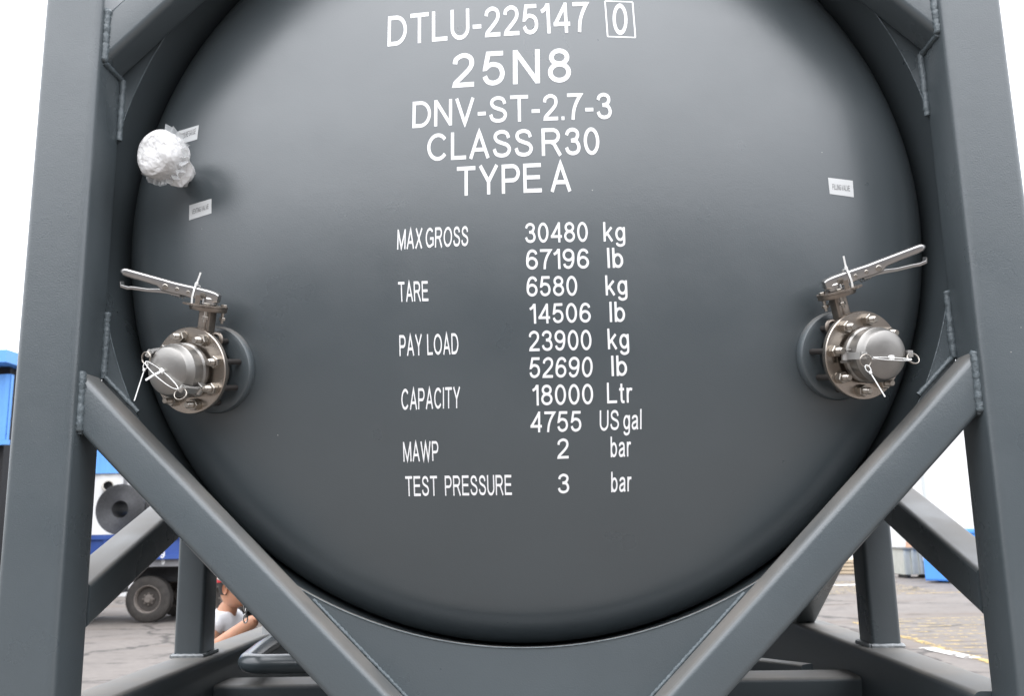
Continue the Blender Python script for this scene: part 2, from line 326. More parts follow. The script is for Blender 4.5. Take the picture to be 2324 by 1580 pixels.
def ribbon(pl, hw):
    n = len(pl); closed = abs(pl[0][0]-pl[-1][0]) + abs(pl[0][1]-pl[-1][1]) < 1e-6
    L_, R_ = [], []
    for i in range(n):
        a = V(pl[i-1]) if i else (V(pl[-2]) if closed else None); b = V(pl[i]); c = V(pl[i+1]) if i < n-1 else (V(pl[1]) if closed else None)
        d1 = (b - a).normalized() if a is not None and (b - a).length > 1e-9 else None; d2 = (c - b).normalized() if c is not None and (c - b).length > 1e-9 else None
        d1 = d1 or d2; d2 = d2 or d1
        n1 = V((-d1.y, d1.x)); n2 = V((-d2.y, d2.x)); m = (n1 + n2)
        m = m.normalized() if m.length > 1e-6 else n1
        k = min(2.2, 1 / max(0.25, m.dot(n1)))
        L_.append(b + m * hw * k); R_.append(b - m * hw * k)
    return L_, R_
def text_mesh(s, fn, gap=0.16, spacew=0.30, hw=HW, pad=1.0):
    """lay the string out, squeeze it to unit width and map each (u, v, layer) through fn -> 3D"""
    x = 0; strokes = []; maxx = 0
    for ch in s:
        if ch == ' ': x += spacew; continue
        wd, pls = GL[ch]
        for pl in pls: strokes.append([(px + x, py) for px, py in pl])
        maxx = x + wd; x += wd + gap * pad
    mb = MB()
    for li, pl in enumerate(strokes):
        L_, R_ = ribbon(densify(pl), hw); n = len(L_)
        vs = [fn(p[0] / maxx, p[1], li) for p in L_] + [fn(p[0] / maxx, p[1], li) for p in R_]
        mb.add(vs, [(i, i + 1, i + 1 + n, i + n) for i in range(n - 1)])
    return mb

# ------------------------------------------------------------------ tank container
ZC = 2.74; RS = HEAD[1]; YC = HEAD[0]; RA = 1.0936; KR = HEAD[2]
def head_y(x, z): return YC - math.sqrt(RS * RS - x * x - (z - ZC) ** 2)
def on_head(x, z, lift=0.0):
    p = V((x, head_y(x, z), z)); n = (p - V((0, YC, ZC))).normalized(); return p + n * lift
tank = thing('tank_container', (0, 3.0, 0), 'dark grey framed tank container with white stencilled weight markings on its domed end', 'tank container')
XI = 1.067; YP = 0.15
# vessel: dished end, knuckle, shell
prof = []
rt_ = RS * (RA - 0.004 - KR) / (RS - KR); at = math.asin(rt_ / RS)
for k in range(41): t = at * k / 40; prof.append((RS * math.sin(t), YC - RS * math.cos(t)))
kc = RA - 0.004 - KR; ky = YC - (RS - KR) * math.cos(at)
for k in range(1, 13): t = at + (math.pi/2 - at) * k / 12; prof.append((kc + KR * math.sin(t), ky - KR * math.cos(t)))
prof.append((RA - 0.004, 0.6))
MB().lathe((0, 0, ZC), (0, 1, 0), prof, 160, caps=False).build('tank_head', 'dish', tank, 60)
MB().lathe((0, 0, ZC), (0, 1, 0), [(RA, YP - 0.011), (RA + 0.008, YP - 0.011), (RA + 0.008, 5.8), (RA - 0.3, 6.0), (0.01, 6.03)], 128, caps=False).build('tank_shell', 'dish', tank)
MB().lathe((0, 0, ZC), (0, 1, 0), [(RA - 0.0005, YP - 0.0112), (RA - 0.0005, 0.56)], 160, caps=False).build('skirt_ring', 'dish', tank, 60)
# corner posts
for sx in (-1, 1):
    for y0 in (0.0, 5.9):
        MB().tube((sx * 1.143, y0 + 0.075, 1.25), (sx * 1.143, y0 + 0.075, 4.08), (0, 1, 0), 0.152, 0.15, 0.02).build('corner_post', 'paint', tank)
        MB().box((sx * 1.143 - 0.06, y0 + 0.02, 0.0), (sx * 1.143 + 0.06, y0 + 0.13, 1.249)).build('support_leg', 'paint', tank)
    # base rails and top rails
    MB().tube((sx * 1.1, 0.151, 1.40), (sx * 1.1, 5.9, 1.40), (0, 0, 1), 0.137, 0.30, 0.018).build('side_rail', 'dust', tank)
    MB().tube((sx * 1.143, 0.151, 4.0), (sx * 1.143, 5.9, 4.0), (0, 0, 1), 0.1, 0.1, 0.014).build('side_rail', 'paint', tank)
    for yy in (0.99, 3.0, 5.0):
        p = MB().tube((sx * 1.113, yy, 1.552), (sx * 1.113, yy, 2.72), (0, 1, 0), 0.096, 0.12, 0.014).build('side_post', 'paint', tank)
        if yy < 1: # weld at its foot
            wm = MB(); c = [(-.05,-.064),(.05,-.064),(.052,.062),(-.052,.062),(-.05,-.064)]; pts = []
            for a, b in zip(c, c[1:]):
                for k in range(10): pts.append((sx*1.113 + a[0]+(b[0]-a[0])*k/10, yy + a[1]+(b[1]-a[1])*k/10, 1.554))
            wm.path(pts + [pts[0]], [0.007 + 0.002 * random.random() for _ in range(41)], 6).build('weld_bead', 'bare_weld', p)
    # inclined side braces
    z0 = 1.95 - 0.165
    MB().tube((sx * 1.118, 0.151, z0 - 0.01), (sx * 1.118, 0.928, z0 + 0.277), (0, 0, 1), 0.1, 0.1, 0.014, (0, 1, 0), (0, 1, 0)).build('side_brace', 'paint', tank)
MB().tube((1.062, 1.78, 1.552), (1.062, 1.058, 1.955), (0, 0, 1), 0.085, 0.10, 0.012, (0, 0, 1), (0, 1, 0)).build('side_brace', 'paint', tank)
# end frame beams
for y0 in (0.02, 5.93):
    MB().tube((-1.066, y0 + 0.055, 1.395), (1.066, y0 + 0.055, 1.395), (0, 0, 1), 0.11, 0.29, 0.018).build('end_beam', 'paint', tank)
    MB().tube((-1.066, y0 + 0.055, 4.0), (1.066, y0 + 0.055, 4.0), (0, 0, 1), 0.11, 0.15, 0.018).build('end_beam', 'paint', tank)
MB().tube((-1.03, 1.03, 1.39), (1.03, 1.03, 1.39), (0, 0, 1), 0.17, 0.14, 0.014).build('cross_beam', 'dust', tank)
MB().tube((-1.03, 3.4, 1.42), (1.03, 3.4, 1.42), (0, 0, 1), 0.12, 0.14, 0.014).build('cross_beam', 'dust', tank)
MB().tube((0.25, 1.9, 1.42), (0.92, 1.16, 1.42), (0, 0, 1), 0.07, 0.10, 0.012).build('plan_brace', 'dust', tank)
MB().box((-1.03, 0.135, 1.26), (1.03, 5.92, 1.272)).build('added_underside_plate', 'paint', tank)  # added plate under the frame; keeps ground-bounced light off the undersides
# diagonal braces of the end frame, cut against the posts, with weld beads
BY = 0.082; BW = 0.102
def bead(pts, r, parent, n=26, jit=0.25):
    """wavy weld bead along a polyline"""
    P = [V(p) for p in pts]; L_ = sum((b - a).length for a, b in zip(P, P[1:])); m = max(8, int(L_ / 0.0065)); out = []; rad = []
    for k in range(m + 1):
        t = L_ * k / m; i = 0
        while i < len(P) - 2 and t > (P[i+1] - P[i]).length: t -= (P[i+1] - P[i]).length; i += 1
        q = P[i].lerp(P[i+1], min(1, t / max(1e-6, (P[i+1] - P[i]).length)))
        out.append(q + V((random.uniform(-1,1), random.uniform(-1,1), random.uniform(-1,1))) * r * 0.09)
        rad.append(r * (1 + jit * (0.55 if k % 2 else -0.3) + random.uniform(-.12, .12)))
    return MB().path(out, rad, 8).build('weld_bead', 'weld', parent, 80)
for sx in (-1, 1):
    for sz in (-1, 1):
        zp = ZC + sz * (2.74 - (1.95 + 0.311)); 
        P0 = V((sx * XI, BY, zp)); P1 = V((sx * (XI - 0.75 - 0.04), BY, zp + sz * 0.79))
        b = MB().tube(P0, P1, (0, 1, 0), BW, 0.104, 0.017, (1, 0, 0)).build('diagonal_brace', 'paint', tank)
        hz = BW / 2 * math.sqrt(2)
        yf = BY - 0.052
        bead([(sx*(XI-.002), yf, zp - hz), (sx*(XI-.002), yf - 0.001, zp + hz)], 0.0100, b)
        bead([(sx*(XI-.002), yf, zp - sz*hz*-1), (sx*(XI-.002), yf + 0.104, zp + sz*hz)] if sz < 0 else [(sx*(XI-.002), yf, zp - hz), (sx*(XI-.002), yf + 0.104, zp - hz)], 0.007, b)
        # corner gusset plate on the skirt side
        n = 26; a_post = math.acos(XI / RA); a_br = math.asin(min(1, 0.79 * 0.985 / 1.0)) if False else None
        # arc from the post to where the brace's inner edge crosses it
        def ang(k): return a0 + (a1 - a0) * k / n
        a0 = a_post; a1 = R(34)
        poly = [V((sx * RA * math.cos(ang(k)), YP - 0.014, ZC + sz * RA * math.sin(ang(k)))) for k in range(n + 1)]
        poly += [V((sx * XI, YP - 0.014, zp))]
        gp = MB().slab(poly, (0, 0.022, 0)).build('gusset_plate', 'paint', tank, 30)
        zt = zp - sz * hz
        MB().path([p + V((0, -.0005, 0)) for p in poly[:-1]], .0014, 6).build('plate_edge', 'weld', gp, 60)
        bead([(sx*(XI-.004), YP - 0.016, ZC + sz * (RA*math.sin(a_post) - 0.005)), (sx*(XI-.004), YP - 0.016, zt)], 0.0088, gp)
        if sz < 0:
            # weld between gusset and the top of the brace
            e0 = V((sx*(XI-.01), BY + 0.05, zp + hz + 0.003)); dd = V((-sx, 0, -1))
            bead([e0, e0 + dd * 0.09], 0.006, gp)
# plate across the foot of the skirt between the two lower braces
n = 60; a1 = R(-90 + 40.5); poly = []
for k in range(n + 1):
    a = R(-90 - 40.0) + R(80) * k / n; poly.append(V((1.114 * math.cos(a), YP - 0.014, 2.777 + 1.114 * math.sin(a))))
poly += [V((0.40, YP - 0.014, 1.54)), V((-0.40, YP - 0.014, 1.54))]
bp = MB().slab(poly, (0, 0.022, 0)).build('foot_plate', 'paint', tank, 30)
MB().slab([V((p.x, p.y, 2 * ZC - p.z)) for p in poly], (0, 0.022, 0)).build('top_plate', 'paint', tank, 30)
MB().path([p + V((0, -.0005, 0)) for p in poly[:-2]], .0016, 6).build('plate_edge', 'weld', bp, 60)
for sx in (-1, 1):
    zp = 1.95 + 0.311; hz = BW / 2 * math.sqrt(2)
    x0 = 0.515; bead([(sx * x0, BY + 0.052, zp + hz - (XI - x0) + 0.001), (sx * 0.27, BY + 0.052, zp + hz - (XI - 0.27) + 0.001)], 0.0045, bp, jit=.4)
# ------------------------------------------------------------------ markings on the dished end
def affine(o, bx, bz, tx, tz, lift=0.0004):
    def fn(u, v, li): return on_head(o[0] + bx * u + tx * v, o[1] + bz * u + tz * v, lift + 0.00004 * li)
    return fn
for s, ox, oz, rx, rz, tx, tz in MARKS:
    wide = s in ('25N8',)
    big = (tz - oz) > 0.06
    fn = affine((ox, oz), rx - ox, rz - oz, tx - ox, tz - oz)
    o = text_mesh(s, fn, gap=0.25 if wide else 0.15, spacew=0.24, hw=0.068 if big else 0.066).build('stencil_lettering', 'mark', tank, 0)
b = MB()
for i in range(4):
    p = BOX[i]; q = BOX[(i + 1) % 4]; L_, R_ = ribbon(densify([p, q], .01), 0.0019); n = len(L_)
    b.add([on_head(v_[0], v_[1], 0.0004 + i * 0.00005) for v_ in L_ + R_], [(k, k + 1, k + 1 + n, k + n) for k in range(n - 1)])
b.build('check_digit_box', 'mark', tank, 0)
def sticker(word, quad, ta):
    mb = MB(); n = 6; P = [V(p) for p in quad]
    vs = []
    for li in (0.0007, 0.0001):
        for i in range(n + 1):
            for j in range(n + 1):
                u = i / n; v = j / n; q = (P[0] * (1-u) + P[1] * u) * (1-v) + (P[3] * (1-u) + P[2] * u) * v
                vs.append(on_head(q.x, q.y, li))
    m_ = (n + 1) ** 2; fs = []
    for i in range(n):
        for j in range(n):
            a = i * (n + 1) + j; fs.append((a, a + n + 1, a + n + 2, a + 1)); fs.append((a + m_, a + 1 + m_, a + n + 2 + m_, a + n + 1 + m_))
    st = mb.add(vs, fs).build('label_sticker', 'sticker', tank, 0)
    st['label'] = 'white sticker reading ' + word
    o, r, t = ta
    text_mesh(word, affine(o, r[0]-o[0], r[1]-o[1], t[0]-o[0], t[1]-o[1], 0.0010), gap=0.14, spacew=0.32, hw=0.05).build('lettering', 'ink', st, 0)
for word, k in (('PRESSURE GAUGE', 'PG'), ('VENTING VALVE', 'VV'), ('FILLING VALVE', 'FV')): sticker(word, *STK[k])

# ------------------------------------------------------------------ wrapped pressure gauge on its short stub
GC = V(VB['gauge']); GN = V((-0.36, -0.93, -0.06)).normalized(); GB = V(VB['gbase'])
def crumple(mb, amp, sc_, seed):
    out = []
    for p in mb.v:
        q = V(p); d = noise.noise_vector(q * sc_ + V((seed, 0, 0))); e = noise.noise_vector(q * sc_ * 2.6 + V((0, seed, 3)))
        k = abs(noise.noise(q * sc_ * 1.4 + V((9, seed, 1))))
        out.append(tuple(q + d * amp + e * amp * 0.5 + (q - GC).normalized() * amp * (k - .3)))
    mb.v = out; return mb
def dense(prof, m=5):
    out = []
    for (a, b), (c, d) in zip(prof, prof[1:]):
        for k in range(m): out.append((a + (c - a) * k / m, b + (d - b) * k / m))
    return out + [prof[-1]]
gpf = dense([(0.0, 0.036), (0.045, 0.035), (0.058, 0.027), (0.064, 0.012), (0.064, -0.02), (0.056, -0.042), (0.035, -0.056), (0.0, -0.06)], 6)
gau = crumple(MB().lathe(GC, GN, gpf, 72), 0.0042, 17, 2.0).build('wrapped_pressure_gauge', 'wrap', tank, 50)
gau['label'] = 'pressure gauge bundled in crumpled white plastic film'
st = GC - GN * 0.035 + V((0.018, 0.0, -0.030))
tail = MB().lathe(GB, (st - GB), dense([(0.024, 0.0), (0.020, 0.012), (0.024, 0.03), (0.034, 0.05), (0.042, (st-GB).length + 0.01)], 6), 40)
crumple(tail, 0.0065, 42, 5.0).build('wrapped_stub', 'wrap', gau, 50)
fl = MB()
for a, L_, wd in ((62, 0.020, 0.050), (128, 0.016, 0.045), (15, 0.018, 0.06), (-35, 0.020, 0.055), (-75, 0.016, 0.05), (205, 0.010, 0.06), (250, 0.013, 0.07)):
    s_ = GN.orthogonal().normalized(); s_ = (V((1, 0, 0)) - GN * GN.x).normalized(); u_ = GN.cross(s_); u_ = u_ if u_.z > 0 else -u_
    n = 9; top, bot = [], []
    for k in range(n):
        t = R(a) + (k / (n - 1) - .5) * wd / 0.064; e = s_ * math.cos(t) + u_ * math.sin(t)
        off = GN * (-0.006 + 0.010 * math.sin(k * 2.1 + a))
        bot.append(GC + e * 0.060 + off); top.append(GC + e * (0.064 + L_ * (0.45 + 0.55 * abs(math.sin(k * 1.3 + a)))) + off + GN * 0.006 * math.sin(k * 3.1))
    fl.add(bot + top, [(i, i + 1, i + 1 + n, i + n) for i in range(n - 1)])
fm = bpy.data.materials.new('clear_film'); fm.use_nodes = True; t_ = fm.node_tree; b_ = t_.nodes['Principled BSDF']
b_.inputs['Base Color'].default_value = (.8, .82, .83, 1); b_.inputs['Roughness'].default_value = .15; b_.inputs['Alpha'].default_value = .38
M['film'] = fm
fl.build('plastic_film', 'film', gau, 60)

# ------------------------------------------------------------------ butterfly valves with camlock caps
TIES = []
def valve(base, lean, tip, arm_ang, side, word):
    B = V(base); n = V((B.x, -math.sqrt(2.4 ** 2 - B.x ** 2 - (B.z - ZC) ** 2), B.z - ZC)).normalized()
    v0 = (V((0, 0, 1)) - n * n.z).normalized(); u0 = v0.cross(n) * -1
    u0 = n.cross(v0) * -1 if False else v0.cross(n).normalized()
    # u0 runs to the viewer's right
    if u0.x < 0: u0 = -u0
    c, s = math.cos(R(lean)), math.sin(R(lean))
    v = (v0 * c + u0 * s).normalized(); u = (u0 * c - v0 * s).normalized()
    def at(a, b, w_): return B + u * a + v * b + n * w_
    body = MB()
    body.lathe(at(0,0,.036), n, [(0.066,0),(0.070,.003),(0.070,.045),(0.066,.048)], 40)
    body.prof(at(0,.055,.060), at(0,.150,.060), n, rrect(.034,.030,.005))
    body.prof(at(.002,.060,.0745), at(.002,.128,.0745), n, rrect(.015,.006,.002))
    for sg in (-1, 1):   # lugs that sit round the upper studs
        body.torus(at(sg*.036,.083,.060), n, .0135, .0055, 20, 8, 0, 2*math.pi)
        body.prof(at(sg*.012,.066,.060), at(sg*.028,.080,.060), n, rrect(.014,.012,.003))
    vb = body.build('butterfly_valve', 'cast', tank, 40)
    vb['label'] = word
    MB().lathe(at(0,0,-.03), n, [(0.100,0.005),(0.111,.022),(0.112,.036),(0.1085,.043),(0.100,.046),(0.06,.046),(0.06,.034)], 72).build('pad_flange', 'paint', vb, 40)
    MB().lathe(at(0,0,.088), n, [(0.05,0),(0.104,0),(0.107,.003),(0.107,.013),(0.1055,.0155),(0.05,.0155)], 96).build('steel_flange', 'steel', vb, 30)
    for k in range(8):
        a = R(22.5 + 45 * k + 90); x, y = .0855 * math.cos(a), .0855 * math.sin(a)
        bo = MB().cyl(at(x,y,.018), at(x,y,.10), .0075, n=14)
        bo.build('stud', 'stud', vb)
        nb = MB().lathe(at(x,y,.1036), n, [(.0155,0),(.0155,.0022),(.0085,.0022)], 24)
        nb.hexa(at(x,y,.1058), n, .0148, .0135, rot=R(17*k))
        pr = [(.0078,.0)]
        for q in range(7): pr += [(.0083,.016 + q*.0021), (.0075,.017 + q*.0021)]
        nb.lathe(at(x,y,.1058), n, pr + [(.0076,.0315),(.0062,.0335),(0,.0335)], 18)
        nb.build('nut', 'bolt', vb, 30)
    # adapter and cap
    cap = MB().lathe(at(0,0,.1035), n, [(0.058, 0.0), (0.058, 0.008), (0.0665, 0.0096), (0.0675, 0.012), (0.0675, 0.0208), (0.0655, 0.0232), (0.0635, 0.0248), (0.0635, 0.0496), (0.065, 0.0512), (0.065, 0.0552), (0.063, 0.0576), (0.06, 0.0704), (0.0565, 0.0768), (0.05, 0.0808), (0.03, 0.0852), (0, 0.0864)], 96)
    ca = math.cos(R(arm_ang)); sa = math.sin(R(arm_ang))
    capo = cap.build('dust_cap', 'zinc', vb, 28)
    # chain lug on the cap and cast ears for the arms
    arms = []
    for sg in (-1, 1):
        e = u * (ca * sg) + v * (sa * sg); tn = n.cross(e).normalized()
        ear = MB()
        for q in (-1, 1):
            o0 = B + e * .058 + tn * q * .0135 + n * .1295
            ear.prof(o0, o0 + e * .020 , n, rrect(.006, .024, .0028))
        o0 = B + e * .0615 + n * .1295
        ear.prof(o0 - tn * .016, o0 + tn * .016, n, rrect(.006, .024, .002))
        ear.build('cam_ear', 'zinc', vb, 40)
        arms.append((e, tn))
    rings = []
    for e, tn in arms:
        am = MB(); o0 = B + e * .070 + n * .1295
        am.cyl(o0 - tn * .0155, o0 + tn * .0155, .004, n=12)
        am.lathe(o0 - tn * .0098, tn, [(.0105,0),(.0105,.0196)], 20)
        endp = o0 + n * .056 - e * .006
        pts = [o0, o0 + n * .02 + e * .002, o0 + n * .038 - e * .001, endp]
        am.strap(pts, [e]*4, .0165, .0085)
        am.lathe(endp - tn * .0078, tn, [(.0032,0),(.0072,0),(.0075,.002),(.0075,.0136),(.0072,.0156),(.0032,.0156)], 18, caps=False)
        am.build('cam_arm', 'arm', vb, 40)
        rc = endp + n * .006 + V((0,0,-.012)) + e * 0.002
        ax = (tn * .35 + V((0.25 * side, -1, .12))).normalized()
        MB().torus(rc, ax, .0145, .0011, 32, 8).build('pull_ring', 'bolt', vb, 60)
        MB().torus(rc + ax * .0024, ax, .0143, .0011, 32, 8).build('pull_ring', 'bolt', vb, 60)
        rings.append(rc)
    # notch plate, mounting pad
    Tp = V(tip); piv = at(0, .160, .060)
    ld = (Tp - piv); up_ = v
    lh = (ld - v * ld.dot(v)).normalized(); lt = v.cross(lh).normalized()
    MB().lathe(at(0,.148,.060), v, [(.03,0),(.044,.001),(.0455,.004),(.0455,.011),(.03,.011)], 40).build('mounting_pad', 'cast', vb, 30)
    pl = []
    for k in range(120):
        a = 2 * math.pi * k / 120; r_ = .057
        if abs((a + math.pi) % (2*math.pi) - math.pi) < 1.15: r_ = .0585 if (k // 2) % 2 else .0525
        else: r_ = .050
        pl.append(piv + lh * (math.cos(a) * r_ + .004) + lt * math.sin(a) * r_)
    MB().slab(pl, v * .0038).build('notch_plate', 'cast', vb, 30)
    for a in (100, 190, 265):
        q = piv + lh * math.cos(R(a)) * .036 + lt * math.sin(R(a)) * .036
        mb = MB().hexa(q + v * .0038, v, .008, .006); mb.hexa(q - v * .030, v, .008, .007); mb.cyl(q - v * .038, q, .004, n=10)
        mb.build('bolt', 'bolt', vb, 30)
    q = piv + lh * .018 + (lt * .034 if lt.y < 0 else lt * -.034)
    lug = MB().tube(q, q + v * .026, lt, .012, .003, .001).build('stop_lug', 'cast', vb)
    # lever: pressed channel with rounded hub end, trigger underneath
    hub = MB().lathe(piv + v * .0038, v, [(.015,0),(.020,.002),(.020,.016),(.017,.019)], 30)
    hub.build('stem_hub', 'lever', vb, 35)
    L0 = piv + v * .026; LL = (Tp - L0).length; lx = (Tp - L0).normalized(); lz = (v - lx * v.dot(lx)).normalized(); ly = lx.cross(lz)
    def lp(x, y, z): return L0 + lx * x + ly * y + lz * z
    rs = []
    for x, hw_, zt, zb in ((-.026,.008,.004,-.006),(-.024,.014,.010,-.010),(-.016,.0165,.0135,-.013),(0,.0165,.015,-.014),(.03,.0160,.0145,-.015),(.06,.0150,.0130,-.016),(.09,.0142,.0115,-.018),(.115,.0150,.012,-.018),(.128,.0150,.012,-.010),(.16,.0150,.012,-.0085),(.21,.0150,.012,-.0075),(LL-.012,.0150,.012,-.007),(LL-.003,.0115,.008,-.002),(LL,.006,.005,.0)):
        pr = rrect(2*hw_, zt - zb, min(.0055, hw_*.6, (zt-zb)*.42), 4); zc_ = (zt+zb)/2
        rs.append([lp(x, a, b + zc_) for a, b in pr])
    lev = MB().rings(rs).build('lever', 'lever', vb, 40)
    tr = MB(); rs = []
    for x, hw_, z, t_h in ((.07,.009,-.016,.010),(.10,.0105,-.0165,.010),(.125,.011,-.020,.011),(.15,.0115,-.026,.009),(.19,.0118,-.031,.0085),(LL-.03,.0118,-.034,.0085),(LL-.012,.0118,-.0335,.008),(LL-.008,.0118,-.024,.004)):
        rs.append([lp(x, a, b + z) for a, b in rrect(2*hw_, t_h, .0018, 3)])
    tr.rings(rs).build('trigger', 'lever', vb, 40)
    for q in (-1, 1):
        MB().lathe(lp(.108, q*.0142, -.006), ly * q, [(.0075,0),(.0075,.0016),(.006,.0028),(.0025,.0030),(.0025,.0018),(0,.0018)], 24).build('rivet', 'bolt', vb, 30)
        MB().lathe(lp(.012, q*.0164, -.001), ly * q, [(.0075,0),(.0075,.004),(0,.004)], 6).build('bolt', 'bolt', vb, 30)
        for x in (.050, .078): MB().lathe(lp(x, q*.0150, -.004), ly * q, [(.0052,0),(.004,.0010),(0,.0012)], 20).build('rivet', 'bolt', vb, 30)
    sp = MB(); pts = [lp(.055 + .006*k/8, .004*math.cos(k*1.1), -.020 + .004*math.sin(k*1.1)) for k in range(26)]
    sp.path([lp(.060 + .0011*k, .004*math.cos(k*1.0), -.021 + .004*math.sin(k*1.0)) for k in range(30)], .0008, 6).build('trigger_spring', 'bolt', vb)
    return dict(at=at, n=n, u=u, v=v, lp=lp, ly=ly, lx=lx, lz=lz, lug=q, rings=rings, B=B)
VL = valve(VB['L'], 13, VB['Ltip'], 148, -1, 'discharge valve at the left of the tank end, handle pointing left')
VR = valve(VB['R'], -18, VB['Rtip'], 166, 1, 'filling valve at the right of the tank end, handle pointing right')

# ------------------------------------------------------------------ nylon cable ties
def handle_tie(Vv, label):
    lp = Vv['lp']; x = .036; sgn = -1 if Vv['ly'].y > 0 else 1
    mb = MB(); pts, nr = [], []
    for a, b, n_ in ((-.0175,-.035,(-1,0)),(-.0185,-.012,(-1,0)),(-.0185,.012,(-1,0)),(-.014,.0185,(-.7,.7)),(0,.0195,(0,1)),(.014,.0185,(.7,.7)),(.0185,.012,(1,0)),(.0185,-.022,(1,0))):
        pts.append(lp(x - .004 * (b < -.02), a * sgn * -1, b)); nr.append((Vv['ly'] * (n_[0] * sgn * -1) + Vv['lz'] * n_[1]).normalized())
    mb.strap(pts, nr, .0046, .0013)
    h0 = lp(x, .012 * sgn, .020); d = (Vv['lz'] * .95 + V((.12, 0, .1))).normalized()
    mb.prof(h0 - d*.002, h0 + d * .0055, Vv['lx'], rrect(.0085, .0075, .002))
    mb.strap([h0 + d*.005, h0 + d*.018, h0 + d*.032], [Vv['ly']*sgn]*3, .0042, .0013)
    return tag(mb.build('cable_tie', 'tie', None, 40), label, 'cable tie', 'white cable ties sealing the valves')
handle_tie(VL, 'white cable tie looped over the lever of the left valve, its cut end upright')
handle_tie(VR, 'white cable tie looped over the lever of the right valve, its cut end upright')
def loop_tie(p, q, label, wd, bow, head=0.5, tailv=None):
    """a tie pulled into a long loop from ring p to ring q"""
    p = V(p); q = V(q); mid = (p + q) / 2; d = (q - p); L_ = d.length; d.normalize()
    nrm = V((0, -1, 0)); nrm = (nrm - d * nrm.dot(d)).normalized(); s = d.cross(nrm)
    mb = MB(); pts = []
    for k in range(40):
        a = 2 * math.pi * k / 40; pts.append(mid + d * math.cos(a) * L_ * .52 + s * math.sin(a) * bow + nrm * (.006 + .005 * math.sin(a)))
    pts.append(pts[0]); mb.strap(pts, [s * math.sin(2*math.pi*k/40) + d * math.cos(2*math.pi*k/40) for k in range(41)], wd, .0014)
    hd = mid + s * bow * -1 + nrm * .004 + d * (head - .5) * L_
    mb.prof(hd - d * .005, hd + d * .005, nrm, rrect(.010, .009, .003))
    if tailv: mb.strap([hd, hd + V(tailv) * .5 + nrm * .003, hd + V(tailv)], [nrm]*3, wd*.8, .0012)
    return tag(mb.build('cable_tie', 'tie', None, 40), label, 'cable tie', 'white cable ties sealing the valves')
def thin_tie(top, tailv, label, lr=.007):
    top = V(top); mb = MB(); d = V(tailv).normalized(); s = d.cross(V((0, 1, 0))).normalized(); c = top + d * lr
    mb.path([c + d * math.cos(a) * lr * 1.3 + s * math.sin(a) * lr * .75 for a in [2*math.pi*k/24 for k in range(25)]], .0011, 6)
    k = c + d * lr * 1.3; mb.prof(k - d * .003, k + d * .004, (0, -1, 0), rrect(.0062, .0055, .0015))
    mb.strap([k, k + V(tailv) * .5, k + V(tailv)], [V((0, -1, 0))]*3, .0026, .0011)
    return tag(mb.build('cable_tie', 'tie', None, 40), label, 'cable tie', 'white cable ties sealing the valves')
r0, r1 = VL['rings']
if r0.x > r1.x: r0, r1 = r1, r0
loop_tie(r0 + V((.004,0,-.013)), r1 + V((-.006,0,.012)), 'wide white cable tie looped between the two rings of the left valve cap', .0064, .0085, .42, (-.036,-.005,-.022))
thin_tie(r0 + V((.002,-.004,-.013)), (-.018,-.004,-.075), 'thin long-tailed cable tie hanging from the leftmost ring of the left valve cap')
r2, r3 = VR['rings']
if r2.x > r3.x: r2, r3 = r3, r2
loop_tie(r2 + V((.014,-.003,.004)), r3 + V((-.012,-.003,-.004)), 'wide white cable tie pulled straight between the two rings of the right valve cap', .0062, .0040, .5)
thin_tie(r2 + V((.0,-.004,-.013)), (.027,-.004,-.058), 'thin white cable tie with its tail hanging below the right valve cap')
# ------------------------------------------------------------------ piping under the tank, tag, chain
pp = MB(); pts = [(-.2, .87, 1.534), (-.5, .87, 1.534), (-.80, .87, 1.534)]
for k in range(11):
    a = R(-90 - 82 * k / 10); pts.append((-.84 + .08 * math.cos(a), .95 + .08 * math.sin(a), 1.534))
pts += [(-.955, 1.2, 1.535), (-.985, 1.5, 1.535), (-.99, 2.4, 1.53)]
pp.path(pts, .030, 24).build('drain_pipe', 'pipe_paint', tank, 60)
MB().lathe((-.99, 1.55, 1.545), (0, 0, 1), [(.018,0),(.018,.02),(.022,.022),(.022,.05),(.016,.055),(.016,.16)], 24).build('drain_valve', 'paint', tank)
tg = MB(); tg.slab([V((-1.050, 1.52, 1.556)), V((-1.006, 1.52, 1.552)), V((-1.008, 1.525, 1.64)), V((-1.048, 1.525, 1.642))], (0, .0015, 0))
tag(tg.build('paper_tag', 'sticker', None, 0), 'small blank white paper tag hanging above the grey drain pipe', 'tag')
ch = MB()
for k in range(7):
    c = V((-1.108, 1.5, 1.616 + .021 * k)); ax = V((1, .3, 0)) if k % 2 else V((.3, -1, 0)); ax.normalize(); s = V((0,0,1)).cross(ax)
    ch.path([c + V((0,0,1)) * math.cos(a) * .0165 + s * math.sin(a) * .0075 for a in [2*math.pi*q/20 for q in range(21)]], .0028, 8)
tag(ch.build('chain', 'chain', None, 60), 'short shiny steel chain hanging in front of the man in the white shirt', 'chain')

